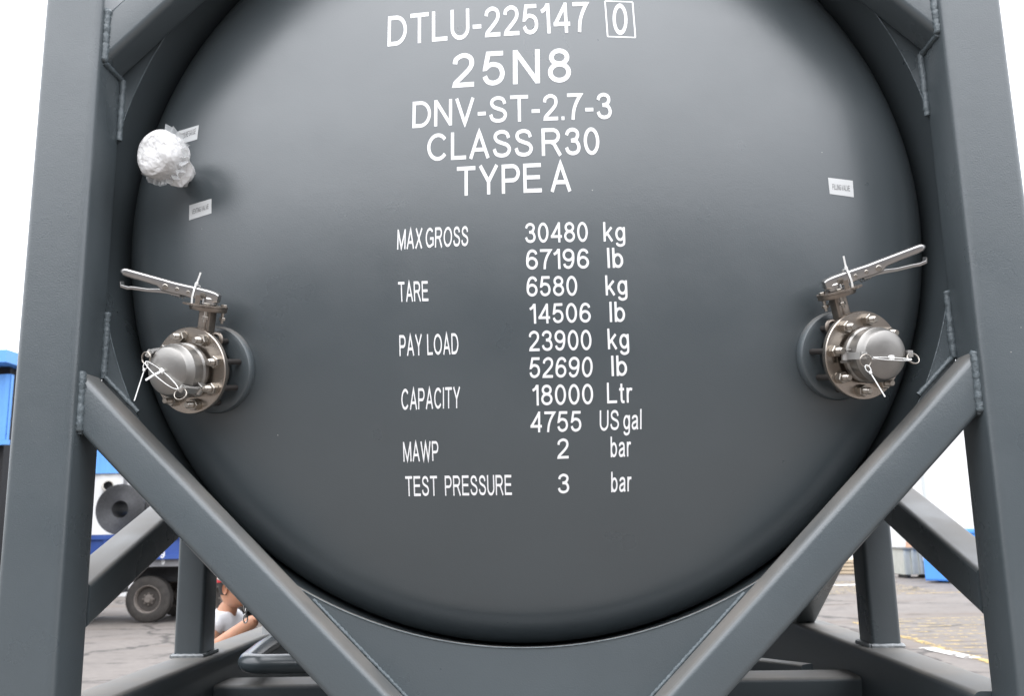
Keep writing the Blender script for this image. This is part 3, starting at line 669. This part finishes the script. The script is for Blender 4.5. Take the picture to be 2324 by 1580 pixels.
# ------------------------------------------------------------------ ground and its paint
gm = bpy.data.materials.new('worn_concrete'); gm.use_nodes = True
t = gm.node_tree; b = t.nodes['Principled BSDF']; N = t.nodes.new; L = t.links.new
tc = N('ShaderNodeTexCoord')
def nz(sc_, det, vec=None, rough=.6):
    n = N('ShaderNodeTexNoise'); n.inputs['Scale'].default_value = sc_; n.inputs['Detail'].default_value = det; n.inputs['Roughness'].default_value = rough
    L(vec or tc.outputs['Object'], n.inputs['Vector']); return n
def ramp(src, p0, c0, p1, c1):
    r = N('ShaderNodeValToRGB'); e = r.color_ramp.elements; e[0].position = p0; e[0].color = (*c0, 1); e[1].position = p1; e[1].color = (*c1, 1); L(src, r.inputs[0]); return r
n1 = nz(.35, 6); base = ramp(n1.outputs[0], .3, (.128, .113, .102), .7, (.176, .157, .142))
n2 = nz(7, 8); r2 = ramp(n2.outputs[0], .3, (.80, .80, .80), .75, (1.08, 1.08, 1.08))
mx = N('ShaderNodeMix'); mx.data_type = 'RGBA'; mx.blend_type = 'MULTIPLY'; mx.inputs[0].default_value = 1; L(base.outputs[0], mx.inputs[6]); L(r2.outputs[0], mx.inputs[7])
mp = N('ShaderNodeMapping'); mp.inputs['Scale'].default_value = (.55, 1.7, 1); L(tc.outputs['Object'], mp.inputs[0])
n3 = nz(1.6, 7, mp.outputs[0], .68); r3 = ramp(n3.outputs[0],   .565, (0, 0, 0), .65, (1, 1, 1))
mx2 = N('ShaderNodeMix'); mx2.data_type = 'RGBA'; L(r3.outputs[0], mx2.inputs[0]); L(mx.outputs[2], mx2.inputs[6]); mx2.inputs[7].default_value = (.050, .044, .040, 1)
# brown rust-water stains and a net of fine cracks
mp4 = N('ShaderNodeMapping'); mp4.inputs['Scale'].default_value = (.22, .6, 1); mp4.inputs['Location'].default_value = (3.1, 7.7, 0); L(tc.outputs['Object'], mp4.inputs[0])
n4 = nz(1.0, 8, mp4.outputs[0], .66); r4 = ramp(n4.outputs[0], .50, (0, 0, 0), .72, (.75, .75, .75))
mx3 = N('ShaderNodeMix'); mx3.data_type = 'RGBA'; L(r4.outputs[0], mx3.inputs[0]); L(mx2.outputs[2], mx3.inputs[6]); mx3.inputs[7].default_value = (.098, .068, .046, 1)
n5 = nz(.9, 5); vm5 = N('ShaderNodeVectorMath'); vm5.operation = 'MULTIPLY_ADD'; vm5.inputs[1].default_value = (1.4, 1.4, 0); L(n5.outputs['Color'], vm5.inputs[0]); L(tc.outputs['Object'], vm5.inputs[2])
vo5 = N('ShaderNodeTexVoronoi'); vo5.feature = 'DISTANCE_TO_EDGE'; vo5.inputs['Scale'].default_value = .33; L(vm5.outputs[0], vo5.inputs['Vector'])
r5 = ramp(vo5.outputs['Distance'], .006, (.85, .85, .85), .022, (0, 0, 0))
mx4 = N('ShaderNodeMix'); mx4.data_type = 'RGBA'; L(r5.outputs[0], mx4.inputs[0]); L(mx3.outputs[2], mx4.inputs[6]); mx4.inputs[7].default_value = (.035, .031, .028, 1)
L(mx4.outputs[2], b.inputs['Base Color']); b.inputs['Roughness'].default_value = .85
bm_ = N('ShaderNodeBump'); bm_.inputs['Strength'].default_value = .4; bm_.inputs['Distance'].default_value = .01; L(n2.outputs[0], bm_.inputs['Height']); L(bm_.outputs[0], b.inputs['Normal'])
g_ = MB(); g_.add([(-700,-400,0),(700,-400,0),(700,1200,0),(-700,1200,0)], [(0,1,2,3)])
tag(g_.build('ground', gm, None, 0), kind='structure')
def worn(name, col, thr):
    m = bpy.data.materials.new(name); m.use_nodes = True; t = m.node_tree; b = t.nodes['Principled BSDF']; b.inputs['Base Color'].default_value = (*col, 1); b.inputs['Roughness'].default_value = .8
    tc = t.nodes.new('ShaderNodeTexCoord'); n = t.nodes.new('ShaderNodeTexNoise'); n.inputs['Scale'].default_value = 6; n.inputs['Detail'].default_value = 8; n.inputs['Roughness'].default_value = .7
    t.links.new(tc.outputs['Object'], n.inputs['Vector']); r = t.nodes.new('ShaderNodeValToRGB'); r.color_ramp.elements[0].position = thr; r.color_ramp.elements[1].position = thr + .08
    t.links.new(n.outputs[0], r.inputs[0]); t.links.new(r.outputs[0], b.inputs['Alpha']); return m
yel = worn('worn_yellow_paint', (.42, .30, .11), .46); yel2 = worn('very_worn_yellow_paint', (.38, .285, .13), .47); wht = worn('worn_white_paint', (.62, .60, .57), .42)
def stripe(P, Q, wd, m, z=.004):
    P = V((*P, z)); Q = V((*Q, z)); d = (Q - P).normalized(); s = V((-d.y, d.x, 0)) * wd / 2
    return tag(MB().add([P + s, P - s, Q - s, Q + s], [(0,1,2,3)]).build('road_marking', m, None, 0), kind='structure')
stripe((5.95, 16.5), (6.12, 6.0), .16, yel, .008)
stripe((5.78, 12.75), (5.99, 11.6), .24, wht, .012)
for k in range(16): stripe((6.0, 10.6 + k * .42), (13.5, 10.9 + k * .42 + .25), .10, yel2, .004)
stripe((8.6, 23.2), (15, 23.8), .18, yel, .004)
for k in range(9): stripe((7.4, 23.6 + k * .55), (10.6, 24.2 + k * .55), .16, yel2, .004)
stripe((8.6, 26.8), (9.6, 26.9), .5, wht, .008)

# ------------------------------------------------------------------ flatbed trailer with steel coils (left background)
M['blue'] = mat('blue_trailer_paint', (.028, .068, .27), .45, col2=(.04, .095, .33), vscale=4)
M['black'] = mat('black_chassis', (.018, .018, .02), .6, var=.3, vscale=8)
M['tyre'] = mat('dusty_tyre_rubber', (.030, .027, .025), .8, col2=(.055, .049, .044), vscale=9)
M['rim'] = mat('dirty_rim', (.20, .175, .155), .6, col2=(.13, .112, .10), vscale=14)
M['disc'] = mat('recess_shade_wheel_disc', (.05, .043, .038), .7, var=.25, vscale=12)  # dark recess of the wheel: its shade put into the colour
M['coil'] = mat('dark_rolled_steel', (.075, .076, .08), .5, .4, var=.25, vscale=20)
tr_ = thing('flatbed_trailer', (-8.6, 19.4, 0), 'blue flatbed lorry trailer with dusty twin wheels carrying dark steel coils', 'trailer')
bed = MB().box((-14, 18.25, 1.36), (-2.5, 20.7, 1.84))
bed.build('load_bed', 'blue', tr_)
sb = MB()
sb.box((-14, 18.19, 1.80), (-2.5, 18.248, 1.90)); sb.box((-14, 18.19, 1.36), (-2.5, 18.248, 1.45))
for k in range(20): sb.box((-13.6 + k * .58, 18.20, 1.452), (-13.53 + k * .58, 18.247, 1.798))
sb.build('side_board', 'blue', tr_)
MB().box((-14, 18.30, 1.20), (-2.5, 18.36, 1.357)).build('side_rail', mat('grey_rail', (.20,.20,.21), .6, var=.2), tr_)
chs = MB().box((-14, 18.9, .85), (-2.5, 20.0, 1.355)); chs.box((-14, 18.6, .55), (-9.9, 20.4, .85)); chs.build('chassis', 'black', tr_)
def nine(ox, oz, hh, m_):
    text_mesh('9', lambda u_, v_, li: V((ox + u_ * hh * .62, 18.183 - li * .001, oz + v_ * hh)), hw=.085).build('number', m_, tr_, 0)
nine(-8.262, 1.385, .15, 'mark')
text_mesh('9', lambda u_, v_, li: V((-8.275 + u_ * .07, 18.293 - li * .001, 1.243 + v_ * .105)), hw=.085).build('number', 'mark', tr_, 0)
def wheel(x, y, r_):
    o = V((x, y, r_)); ax = V((0, -1, 0))
    tp = [(r_*.60,-.13),(r_*.66,-.14),(r_*.90,-.135),(r_*.985,-.10),(r_,-.05),(r_,.05),(r_*.985,.10),(r_*.90,.135),(r_*.66,.14),(r_*.60,.13)]
    wo = MB().lathe(o, ax, tp, 56, caps=False).build('wheel', 'tyre', tr_, 40)
    MB().lathe(o, ax, [(r_*.60,.13),(r_*.585,.138),(r_*.555,.13),(r_*.53,.09),(r_*.52,.02)], 48, caps=False).build('rim', 'rim', wo, 30)
    MB().lathe(o, ax, [(r_*.525,.03),(r_*.49,.0),(r_*.30,.02),(r_*.28,.05),(0,.05)], 48).build('wheel_disc', 'disc', wo, 30)
    MB().lathe(o, ax, [(r_*.20,.05),(r_*.18,.085),(r_*.14,.09),(r_*.13,.13),(0,.135)], 32).build('hub', 'rim', wo, 30)
    hl = MB()
    for k in range(10):
        a = 2 * math.pi * k / 10; c = o + V((math.cos(a) * r_ * .41, -.012, math.sin(a) * r_ * .41))
        hl.lathe(c, ax, [(.028,0),(.028,.004)], 14)
    hl.build('rim_hole_shade', 'black', wo, 0)  # solid black discs, coloured for the shade in the holes
    nu = MB()
    for k in range(8):
        a = 2 * math.pi * k / 8; nu.hexa(o + V((math.cos(a) * r_ * .235, -.052, math.sin(a) * r_ * .235)), ax, .018, .025)
    nu.build('wheel_nuts', 'rim', wo, 30)
for x in (-8.63, -6.95, -5.7):
    wheel(x, 18.62, .50); wheel(x, 20.2, .50)
cr = MB(); cr.box((-14, 18.45, 1.842), (-6.2, 18.6, 1.90)); cr.box((-14, 20.0, 1.842), (-6.2, 20.15, 1.90)); cr.build('coil_cradle', 'black', tr_)
def coil(x, label):
    c = V((x, 18.45, 2.45)); pr = [(.19, 0)]
    for k in range(26): r_ = .20 + .35 * k / 25; pr += [(r_, -.004 if k % 2 else .004 + random.random() * .004)]
    pr += [(.555, .004), (.555, 1.5), (.19, 1.5)]
    o = MB().lathe(c, (0, 1, 0), [(a, b_) for a, b_ in pr] + [(.19, 0)], 64, caps=False).build('steel_coil', 'coil', None, 30)
    tag(o, label, 'steel coil', 'steel coils on the trailer')
    bd = MB()
    for q in (.35, 1.1): bd.lathe(c + V((0, q, 0)), (0, 1, 0), [(.557,0),(.559,.0),(.559,.04),(.557,.04)], 48, caps=False)
    st_ = bd.build('strapping_band', 'black', o, 30)
coil(-9.33, 'dark steel coil seen end-on through the lower left frame opening, hole showing')
coil(-8.20, 'dark steel coil beside the end-on one, mostly hidden by the sloping frame brace')

# ------------------------------------------------------------------ buildings
M['cladblue'] = mat('blue_corrugated_cladding', (.10, .30, .72), .5, col2=(.13, .36, .78), vscale=.6)
M['white_wall'] = mat('white_painted_wall', (.66, .66, .655), .7, var=.03, vscale=.5)
M['dark'] = mat('interior_shade_black', (.012, .012, .013), .8)  # interior shade put into the base colour
M['pipe'] = mat('cream_pipe', (.55, .52, .46), .5)
fa = thing('factory_building', (-18, 30, 0), 'factory building with blue corrugated cladding above a white lower wall', 'building')
MB().box((-30, 27.05, 0), (-3, 34, 3.80)).build('wall', 'white_wall', fa)
cl = MB(); n = 260; x0, x1 = -30.0, -3.0; fr = []; 
for k in range(n + 1):
    x = x0 + (x1 - x0) * k / n; y = 26.98 - (.045 if (k % 4) in (1, 2) else 0.0); fr.append((x, y))
cl.add([(x, y, 3.78) for x, y in fr] + [(x, y, 5.0) for x, y in fr], [(i, i + 1, i + n + 2, i + n + 1) for i in range(n)])
cl.box((-30, 27.06, 3.802), (-3, 34, 4.98))
cl.build('cladding', 'cladblue', fa, 0)
MB().box((-30.2, 26.85, 5.0), (-2.8, 34.2, 5.12)).build('roof', 'cladblue', fa)
vp = MB().lathe((-13.70, 27.05, 3.38), (0.55, -1, 0), [(.17,0),(.17,.5),(.14,.5),(.14,.06),(0,.06)], 32).build('vent_pipe', 'pipe', fa, 30)
MB().lathe((-13.70, 27.05, 3.38), (0.55, -1, 0), [(.139,.45),(0,.45)], 32).build('pipe_mouth_shade', 'dark', vp)  # black disc painted as the shade inside the pipe
MB().box((-13.16, 26.99, 3.15), (-13.06, 27.047, 3.78)).build('downpipe', mat('grey_downpipe', (.18,.18,.19), .6), fa)
sh = thing('open_shed', (-13, 17, 0), 'blue sheet metal shed with a dark open front at the far left', 'shed')
MB().box((-19, 15.6, 5.30), (-10.5, 17.2, 5.55)).build('fascia', 'cladblue', sh)
ps = MB(); n = 90
fr = [(-19 + 8.4 * k / n, 16.0 - (.03 if (k % 4) in (1, 2) else 0)) for k in range(n + 1)]
ps.add([(x, y, 3.80) for x, y in fr] + [(x, y, 5.12) for x, y in fr], [(i, i + 1, i + n + 2, i + n + 1) for i in range(n)])
ps.box((-19, 16.01, 3.80), (-10.6, 16.1, 5.12))
ps.build('wall_panel', 'cladblue', sh, 0)
MB().box((-19, 15.96, 3.70), (-10.55, 16.06, 3.798)).build('lintel', 'cladblue', sh)
dk = MB().box((-19, 17.0, 0), (-10.95, 17.1, 5.29)); dk.box((-10.9, 16.2, 0), (-10.75, 16.95, 5.29)); dk.box((-19, 16.12, 5.13), (-10.7, 16.2, 5.29))
dk.build('back_wall', 'dark', sh)  # sheets coloured near-black for the shade inside the shallow shed
for x in (-11.3, -13.8, -16.4): MB().tube((x, 16.1, 0), (x, 16.1, 3.69), (0, 1, 0), .18, .18, .01).build('post', 'dark', sh)
wb = thing('white_warehouse', (30, 48, 0), 'plain white warehouse wall behind the right side of the frame', 'building')
MB().box((15.6, 43, 0), (60, 56, 9)).build('wall', 'white_wall', wb)
MB().box((18.0, 42.95, 2.2), (18.12, 42.998, 8.9)).build('downpipe', mat('pale_downpipe', (.5,.53,.53), .6), wb)
MB().box((15.4, 42.85, 9.0), (60.2, 56.2, 9.2)).build('roof', mat('grey_roof', (.35,.36,.37), .6), wb)

# the hall across the yard: mirrored in the paint, it is the darker lower half of the tank end
hb = thing('assembly_hall', (0, -24, 0), 'long dark grey hall across the yard, mirrored in the lower tank end', 'building')
MB().box((-60, -32, 0), (60, -22, 9.6)).build('wall', mat('grey_sheet_wall', (.12,.124,.128), .7, var=.1, vscale=.4), hb)
MB().box((-60.3, -32.3, 9.6), (60.3, -21.7, 9.9)).build('roof', mat('dark_roof', (.09,.09,.095), .7), hb)
M['hall_door'] = mat('hall_door', (.10,.12,.15), .6)
for k in range(9): MB().box((-46.5 + 11 * k, -22.06, .0), (-41.5 + 11 * k, -21.998, 5.0)).build('door', 'hall_door', hb)

# ------------------------------------------------------------------ skip, bin, boards (right background)
M['skip'] = mat('blue_skip_paint', (.07, .27, .72), .5, col2=(.09, .31, .78), vscale=1.2)
M['binm'] = mat('faded_grey_green_steel', (.36, .37, .33), .6, col2=(.44, .44, .40), vscale=4)
M['card'] = mat('cardboard', (.56, .34, .22), .8, var=.12, vscale=5)
M['wood'] = mat('sun_bleached_boards', (.46, .36, .25), .8, col2=(.56, .46, .33), vscale=3)
sk = thing('blue_skip', (14.2, 27.0, 0), 'bright blue steel waste skip standing beside the grey ribbed bin', 'skip')
s_ = MB()
A_, B_, C_, D_ = V((11.62, 27.4, .06)), V((15.1, 24.1, .06)), V((17.6, 26.7, .06)), V((14.0, 30.1, .06))
for P, Q in ((A_, B_), (B_, C_), (C_, D_), (D_, A_)):
    d = (Q - P).normalized(); nn = V((d.y, -d.x, 0)) * -.06
    s_.slab([P, Q, Q + V((0,0,1.42)), P + V((0,0,1.42))], nn)
s_.slab([A_, B_, C_, D_], (0, 0, .05)); s_.build('body', 'skip', sk)
for P, Q in ((A_, B_), (B_, C_), (C_, D_), (D_, A_)):
    MB().tube(P + V((0,0,1.45)), Q + V((0,0,1.45)), (0,0,1), .12, .08, .01).build('rim', 'skip', sk)
for P in (A_.lerp(C_, .08), B_.lerp(D_, .08), C_.lerp(A_, .08), D_.lerp(B_, .08)): MB().box((P.x-.1, P.y-.1, 0), (P.x+.1, P.y+.1, .059)).build('foot', 'black', sk)
bn = thing('ribbed_bin', (12.5, 30.0, 0), 'grey green ribbed steel bin standing left of the blue skip', 'bin')
MB().box((11.80, 29.55, .12), (12.75, 30.5, .93)).build('body', 'binm', bn)
for x in (11.80, 12.05, 12.30, 12.55): MB().box((x, 29.50, .13), (x + .09, 29.549, .92)).build('rib', 'binm', bn)
MB().box((11.76, 29.47, .931), (12.79, 30.54, .99)).build('rim', mat('dark_rim', (.16,.16,.15), .6), bn)
MB().box((12.42, 29.51, .55), (12.56, 29.548, .80)).build('notice', 'mark', bn)
for x in (11.9, 12.55): MB().box((x, 29.6, 0), (x + .12, 30.4, .119)).build('foot', 'black', bn)
cb = MB()
for k in range(5):
    a = V((11.95 + .06 * k, 29.65 + .12 * k, .95 + .02 * k)); cb.slab([a, a + V((.62, .0, -.04)), a + V((.66, .02, .22 + .05 * (k % 3))), a + V((.05, .02, .30 - .04 * (k % 2)))], (.0, .012, .006))
tag(cb.build('cardboard_sheets', 'card', None, 0), 'crumpled brown cardboard sheets sticking out of the grey ribbed bin', 'cardboard')
bs = MB()
for k in range(4):
    for j in range(3): bs.box((9.6 + .05 * k, 32.4 + .75 * j, .02 + .13 * k), (12.2 - .09 * k + .1 * j, 33.1 + .75 * j, .12 + .13 * k))
tag(bs.build('board_stack', 'wood', None, 0), 'low stack of tan boards lying on the ground before the white wall', 'boards')
pl = MB()
for j in range(6): pl.box((12.45 + .0 * j, 32.0 + .28 * j, .30), (13.9, 32.2 + .28 * j, .36))
for j in range(3): pl.box((12.5 + .62 * j, 32.0, .08), (12.6 + .62 * j, 33.6, .298))
tag(pl.build('pallet', mat('grey_weathered_wood', (.30,.27,.22), .8, var=.2, vscale=6), None, 0), 'weathered grey pallet lying low behind the ribbed bin', 'pallet')
# ------------------------------------------------------------------ the man behind the frame
M['skin'] = mat('tanned_skin', (.43, .215, .13), .55, var=.08, vscale=20, **{'Subsurface Weight': .12, 'Subsurface Scale': .02})
M['shirt'] = mat('white_cotton', (.74, .75, .78), .85, bump=[(14, .5, .02)], var=.03, vscale=8)
M['hair'] = mat('black_hair', (.012, .010, .009), .55)
M['redcap'] = mat('red_helmet', (.62, .03, .04), .35)
M['trouser'] = mat('dark_trousers', (.03, .035, .05), .85)
M['band'] = mat('grey_band', (.42, .38, .34), .6)
PX, PY = -1.955, 3.66
def skin(name, verts, edges, radii, m, parent=None, sub=2):
    me = bpy.data.meshes.new(name); me.from_pydata([V(p) for p in verts], edges, []); o = bpy.data.objects.new(name, me); COL.objects.link(o)
    md = o.modifiers.new('skin', 'SKIN'); md.use_smooth_shade = True; md.branch_smoothing = .6
    for i, r_ in enumerate(radii):
        r_ = r_ if isinstance(r_, tuple) else (r_, r_); me.skin_vertices[0].data[i].radius = r_; me.skin_vertices[0].data[i].use_root = (i == 0)
    s = o.modifiers.new('sub', 'SUBSURF'); s.levels = sub; s.render_levels = sub
    dg = bpy.context.evaluated_depsgraph_get(); dg.update(); m2 = bpy.data.meshes.new_from_object(o.evaluated_get(dg)); o.modifiers.clear(); o.data = m2
    for p in m2.polygons: p.use_smooth = True
    m2.materials.clear(); m2.materials.append(M[m]); 
    if parent: link(o, parent)
    return o
def P(x, y, z): return (PX + x, PY + y, z)
# facing +X with a slight turn to the camera; right shoulder towards the camera
bv = [P(0,0,.92), P(.01,0,1.08), P(.02,0,1.24), P(.02,0,1.36), P(.035,0,1.45), P(.065,-.01,1.53),          # 0-5 pelvis..neck
      P(.03,-.19,1.39), P(.04,-.31,1.32), P(.085,-.43,1.255), P(.20,-.43,1.335), P(.33,-.43,1.43), P(.37,-.43,1.46),   # 6-11 right arm
      P(.03,.18,1.385), P(.10,.22,1.20), P(.26,.16,1.23), P(.36,.05,1.36),                                 # 12-15 left arm
      P(.0,-.10,.86), P(.02,-.11,.48), P(-.02,-.11,.09), P(.13,-.12,.045),                                  # right leg
      P(.0,.10,.86), P(.04,.11,.48), P(.0,.11,.09), P(.15,.12,.045)]
be = [(0,1),(1,2),(2,3),(3,4),(4,5),(3,6),(6,7),(7,8),(8,9),(9,10),(10,11),(3,12),(12,13),(13,14),(14,15),(0,16),(16,17),(17,18),(18,19),(0,20),(20,21),(21,22),(22,23)]
brd = [(.13,.15),(.12,.14),(.13,.16),(.11,.14),.052,.050, .070,.060,.056,.054,.042,.038, .062,.048,.04,.03, .085,.058,.042,.035, .085,.058,.042,.035]
body = skin('person', bv, be, brd, 'skin')
# head and hand are shaped from rings / chains and joined into the body mesh
import bmesh
hd = MB(); HC = V(P(.10, -.02, 1.615)); yaw = R(-14)
def hp(f, s, z): return HC + V((f * math.cos(yaw) - s * math.sin(yaw) * 1.0, f * math.sin(yaw) + s * math.cos(yaw), z))
rows = [(-.125,.040,-.030,.036),(-.115,.078,-.048,.050),(-.10,.090,-.060,.060),(-.075,.094,-.075,.066),(-.05,.096,-.086,.070),(-.02,.097,-.095,.073),(.01,.094,-.100,.076),(.04,.096,-.102,.078),(.07,.092,-.098,.076),(.095,.078,-.084,.066),(.115,.05,-.056,.045),(.124,.018,-.022,.016)]
rg = []
for z, ff, bb, ss in rows:
    r_ = []
    for k in range(28):
        a = 2 * math.pi * k / 28; c_, s_ = math.cos(a), math.sin(a); f = (ff if c_ > 0 else -bb) * abs(c_) ** .9 * (1 if c_ > 0 else 1); f = ff * c_ if c_ > 0 else -bb * c_ * -1 * -1
        bump_ = 0
        if c_ > .97: bump_ = .022 * max(0, 1 - abs(z + .022) / .032) + .006 * max(0, 1 - abs(z + .068) / .02)
        if c_ > .8 and abs(z - .015) < .02 and abs(s_) > .3: bump_ = -.006
        r_.append(hp((ff * c_ if c_ > 0 else -abs(bb) * abs(c_)) + bump_, ss * s_, z))
    rg.append(r_)
hd.rings(rg)
for sd_ in (-1, 1):   # ears: a rimmed shell each
    for kk, (rr, off) in enumerate(((1.0, .0),)):
        ec = hp(-.008, sd_ * .073, -.012); ex = (hp(-.35, sd_ * 1.0, .05) - hp(0, 0, 0)).normalized()
        fz = (hp(1, 0, 0) - hp(0, 0, 0)).normalized()
        rs = []
        for r_, d_ in ((.004,.004),(.010,.003),(.015,.010),(.0185,.016),(.020,.012),(.017,.004),(.012,-.004)):
            rs.append([ec + fz * math.cos(a) * r_ * .85 + V((0,0,1)) * (math.sin(a) * r_ * 1.55 - (.004 if math.sin(a) < 0 else 0)) + ex * d_ for a in [2*math.pi*k/20 for k in range(20)]])
        hd.rings(rs)
hd.rings([[V(P(.055 + .03*t, -.012, 1.43 + .11*t)) + V((math.cos(a)*.052*(1-.05*t), math.sin(a)*.052, 0)) for a in [2*math.pi*k/20 for k in range(20)]] for t in (0,.3,.6,1,1.2)])
# hand raised to the frame: palm and five fingers
hw0 = V(P(.37, -.43, 1.46)); hdv = V((.62, .05, .78)).normalized(); hs = V((.1, -.99, 0)).normalized(); hn = hdv.cross(hs)
hd.prof(hw0 - hdv * .01, hw0 + hdv * .085, hn, rrect(.075, .03, .013))
for k, L_ in enumerate((.062, .074, .078, .068)):
    o_ = hw0 + hdv * .082 + hs * (.027 - .018 * k); hd.path([o_, o_ + hdv * L_ * .5 + hn * .006, o_ + hdv * L_ * .8 + hn * .022, o_ + hdv * L_ * .92 + hn * .04], [.0088, .0084, .0078, .006], 10)
o_ = hw0 + hdv * .03 + hs * .034; hd.path([o_, o_ + hs * .022 + hdv * .022 + hn * .008, o_ + hs * .028 + hdv * .048 + hn * .02, o_ + hs * .026 + hdv * .066 + hn * .026], [.012, .0105, .0095, .007], 10)
hm = hd.build('head_tmp', 'skin', None, 60)
bm = bmesh.new(); bm.from_mesh(body.data); bm.from_mesh(hm.data); bm.to_mesh(body.data); bm.free(); bpy.data.objects.remove(hm)
for p_ in body.data.polygons: p_.use_smooth = True
tag(body, 'man in a white T-shirt and red cap working behind the left side of the frame', 'person')
# clothes and hair
shv = [P(0,0,.90), P(.01,0,1.08), P(.02,0,1.24), P(.02,0,1.395), P(.02,-.185,1.425), P(.03,-.30,1.345), P(.02,.185,1.425), P(.07,.22,1.29), P(.036,0,1.465)]
skin('t_shirt', shv, [(0,1),(1,2),(2,3),(3,4),(4,5),(3,6),(6,7),(3,8)], [(.145,.17),(.14,.165),(.145,.18),(.125,.165),.090,.086,.086,.075,.082], 'shirt', body)
skin('trousers', [P(0,0,.93), P(0,-.10,.84), P(.02,-.11,.48), P(-.02,-.11,.07), P(0,.10,.84), P(.04,.11,.48), P(0,.11,.07)], [(0,1),(1,2),(2,3),(0,4),(4,5),(5,6)], [(.14,.165),.098,.075,.062,.098,.075,.062], 'trouser', body)
for sg, xx in ((-1, -.02), (1, .0)):
    skin('shoe', [P(xx-.04, sg*.115, .05), P(xx+.06, sg*.12, .05), P(xx+.17, sg*.125, .04)], [(0,1),(1,2)], [.052,.05,.042], 'hair', body)
hr = []
for z, k_ in ((-.05,1.02),(-.02,1.05),(.01,1.06),(.04,1.06),(.07,1.06),(.095,1.06),(.115,1.08),(.127,1.3)):
    zz, ff, bb, ss = min(rows, key=lambda q: abs(q[0] - z)); r_ = []
    for k in range(28):
        a = 2 * math.pi * k / 28; c_, s_ = math.cos(a), math.sin(a)
        f = ff * c_ * (.80 if z < .06 else k_) if c_ > 0 else -abs(bb) * abs(c_) * k_
        fr_ = max(0.0, min(1.0, (c_ + .15) / .5)) if z < .045 else 0
        r_.append(hp(f * (1 - .25 * fr_), ss * s_ * (k_ - .13 * fr_), z))
    hr.append(r_)
MB().rings(hr).build('hair', 'hair', body, 60)
cp = []
for z, k_ in ((.030,1.10),(.034,1.13),(.06,1.13),(.09,1.12),(.115,1.10),(.135,.85),(.148,.45),(.152,.05)):
    zz, ff, bb, ss = rows[7] if z < .1 else rows[8]
    cp.append([hp((ff if math.cos(a) > 0 else bb * -1) * abs(math.cos(a)) * k_ * (1 if math.cos(a) > 0 else -1) , ss * 1.04 * math.sin(a) * k_, z - .012 * math.cos(a) * -1) for a in [2*math.pi*k/32 for k in range(32)]])
cp2 = MB().rings(cp)
br_ = []
for k in range(13):
    a = R(-62 + 124 * k / 12); br_.append((a, .012))
cp2.add([hp(rows[7][1] * 1.08 * math.cos(a), rows[7][3] * 1.12 * math.sin(a), .045) for a, _ in br_] + [hp(rows[7][1] * 1.08 * math.cos(a) + .065 * math.cos(a) ** .5, rows[7][3] * 1.12 * math.sin(a), .036) for a, _ in br_], [(i, i+1, i+14, i+13) for i in range(12)])
cap_ = cp2.build('cap', 'redcap', body, 50)
MB().torus(HC + V((-.004, 0, .036)), (math.cos(yaw)*.15, math.sin(yaw)*.15, 1), .098, .006, 40, 8).build('cap_band', 'band', body, 60)
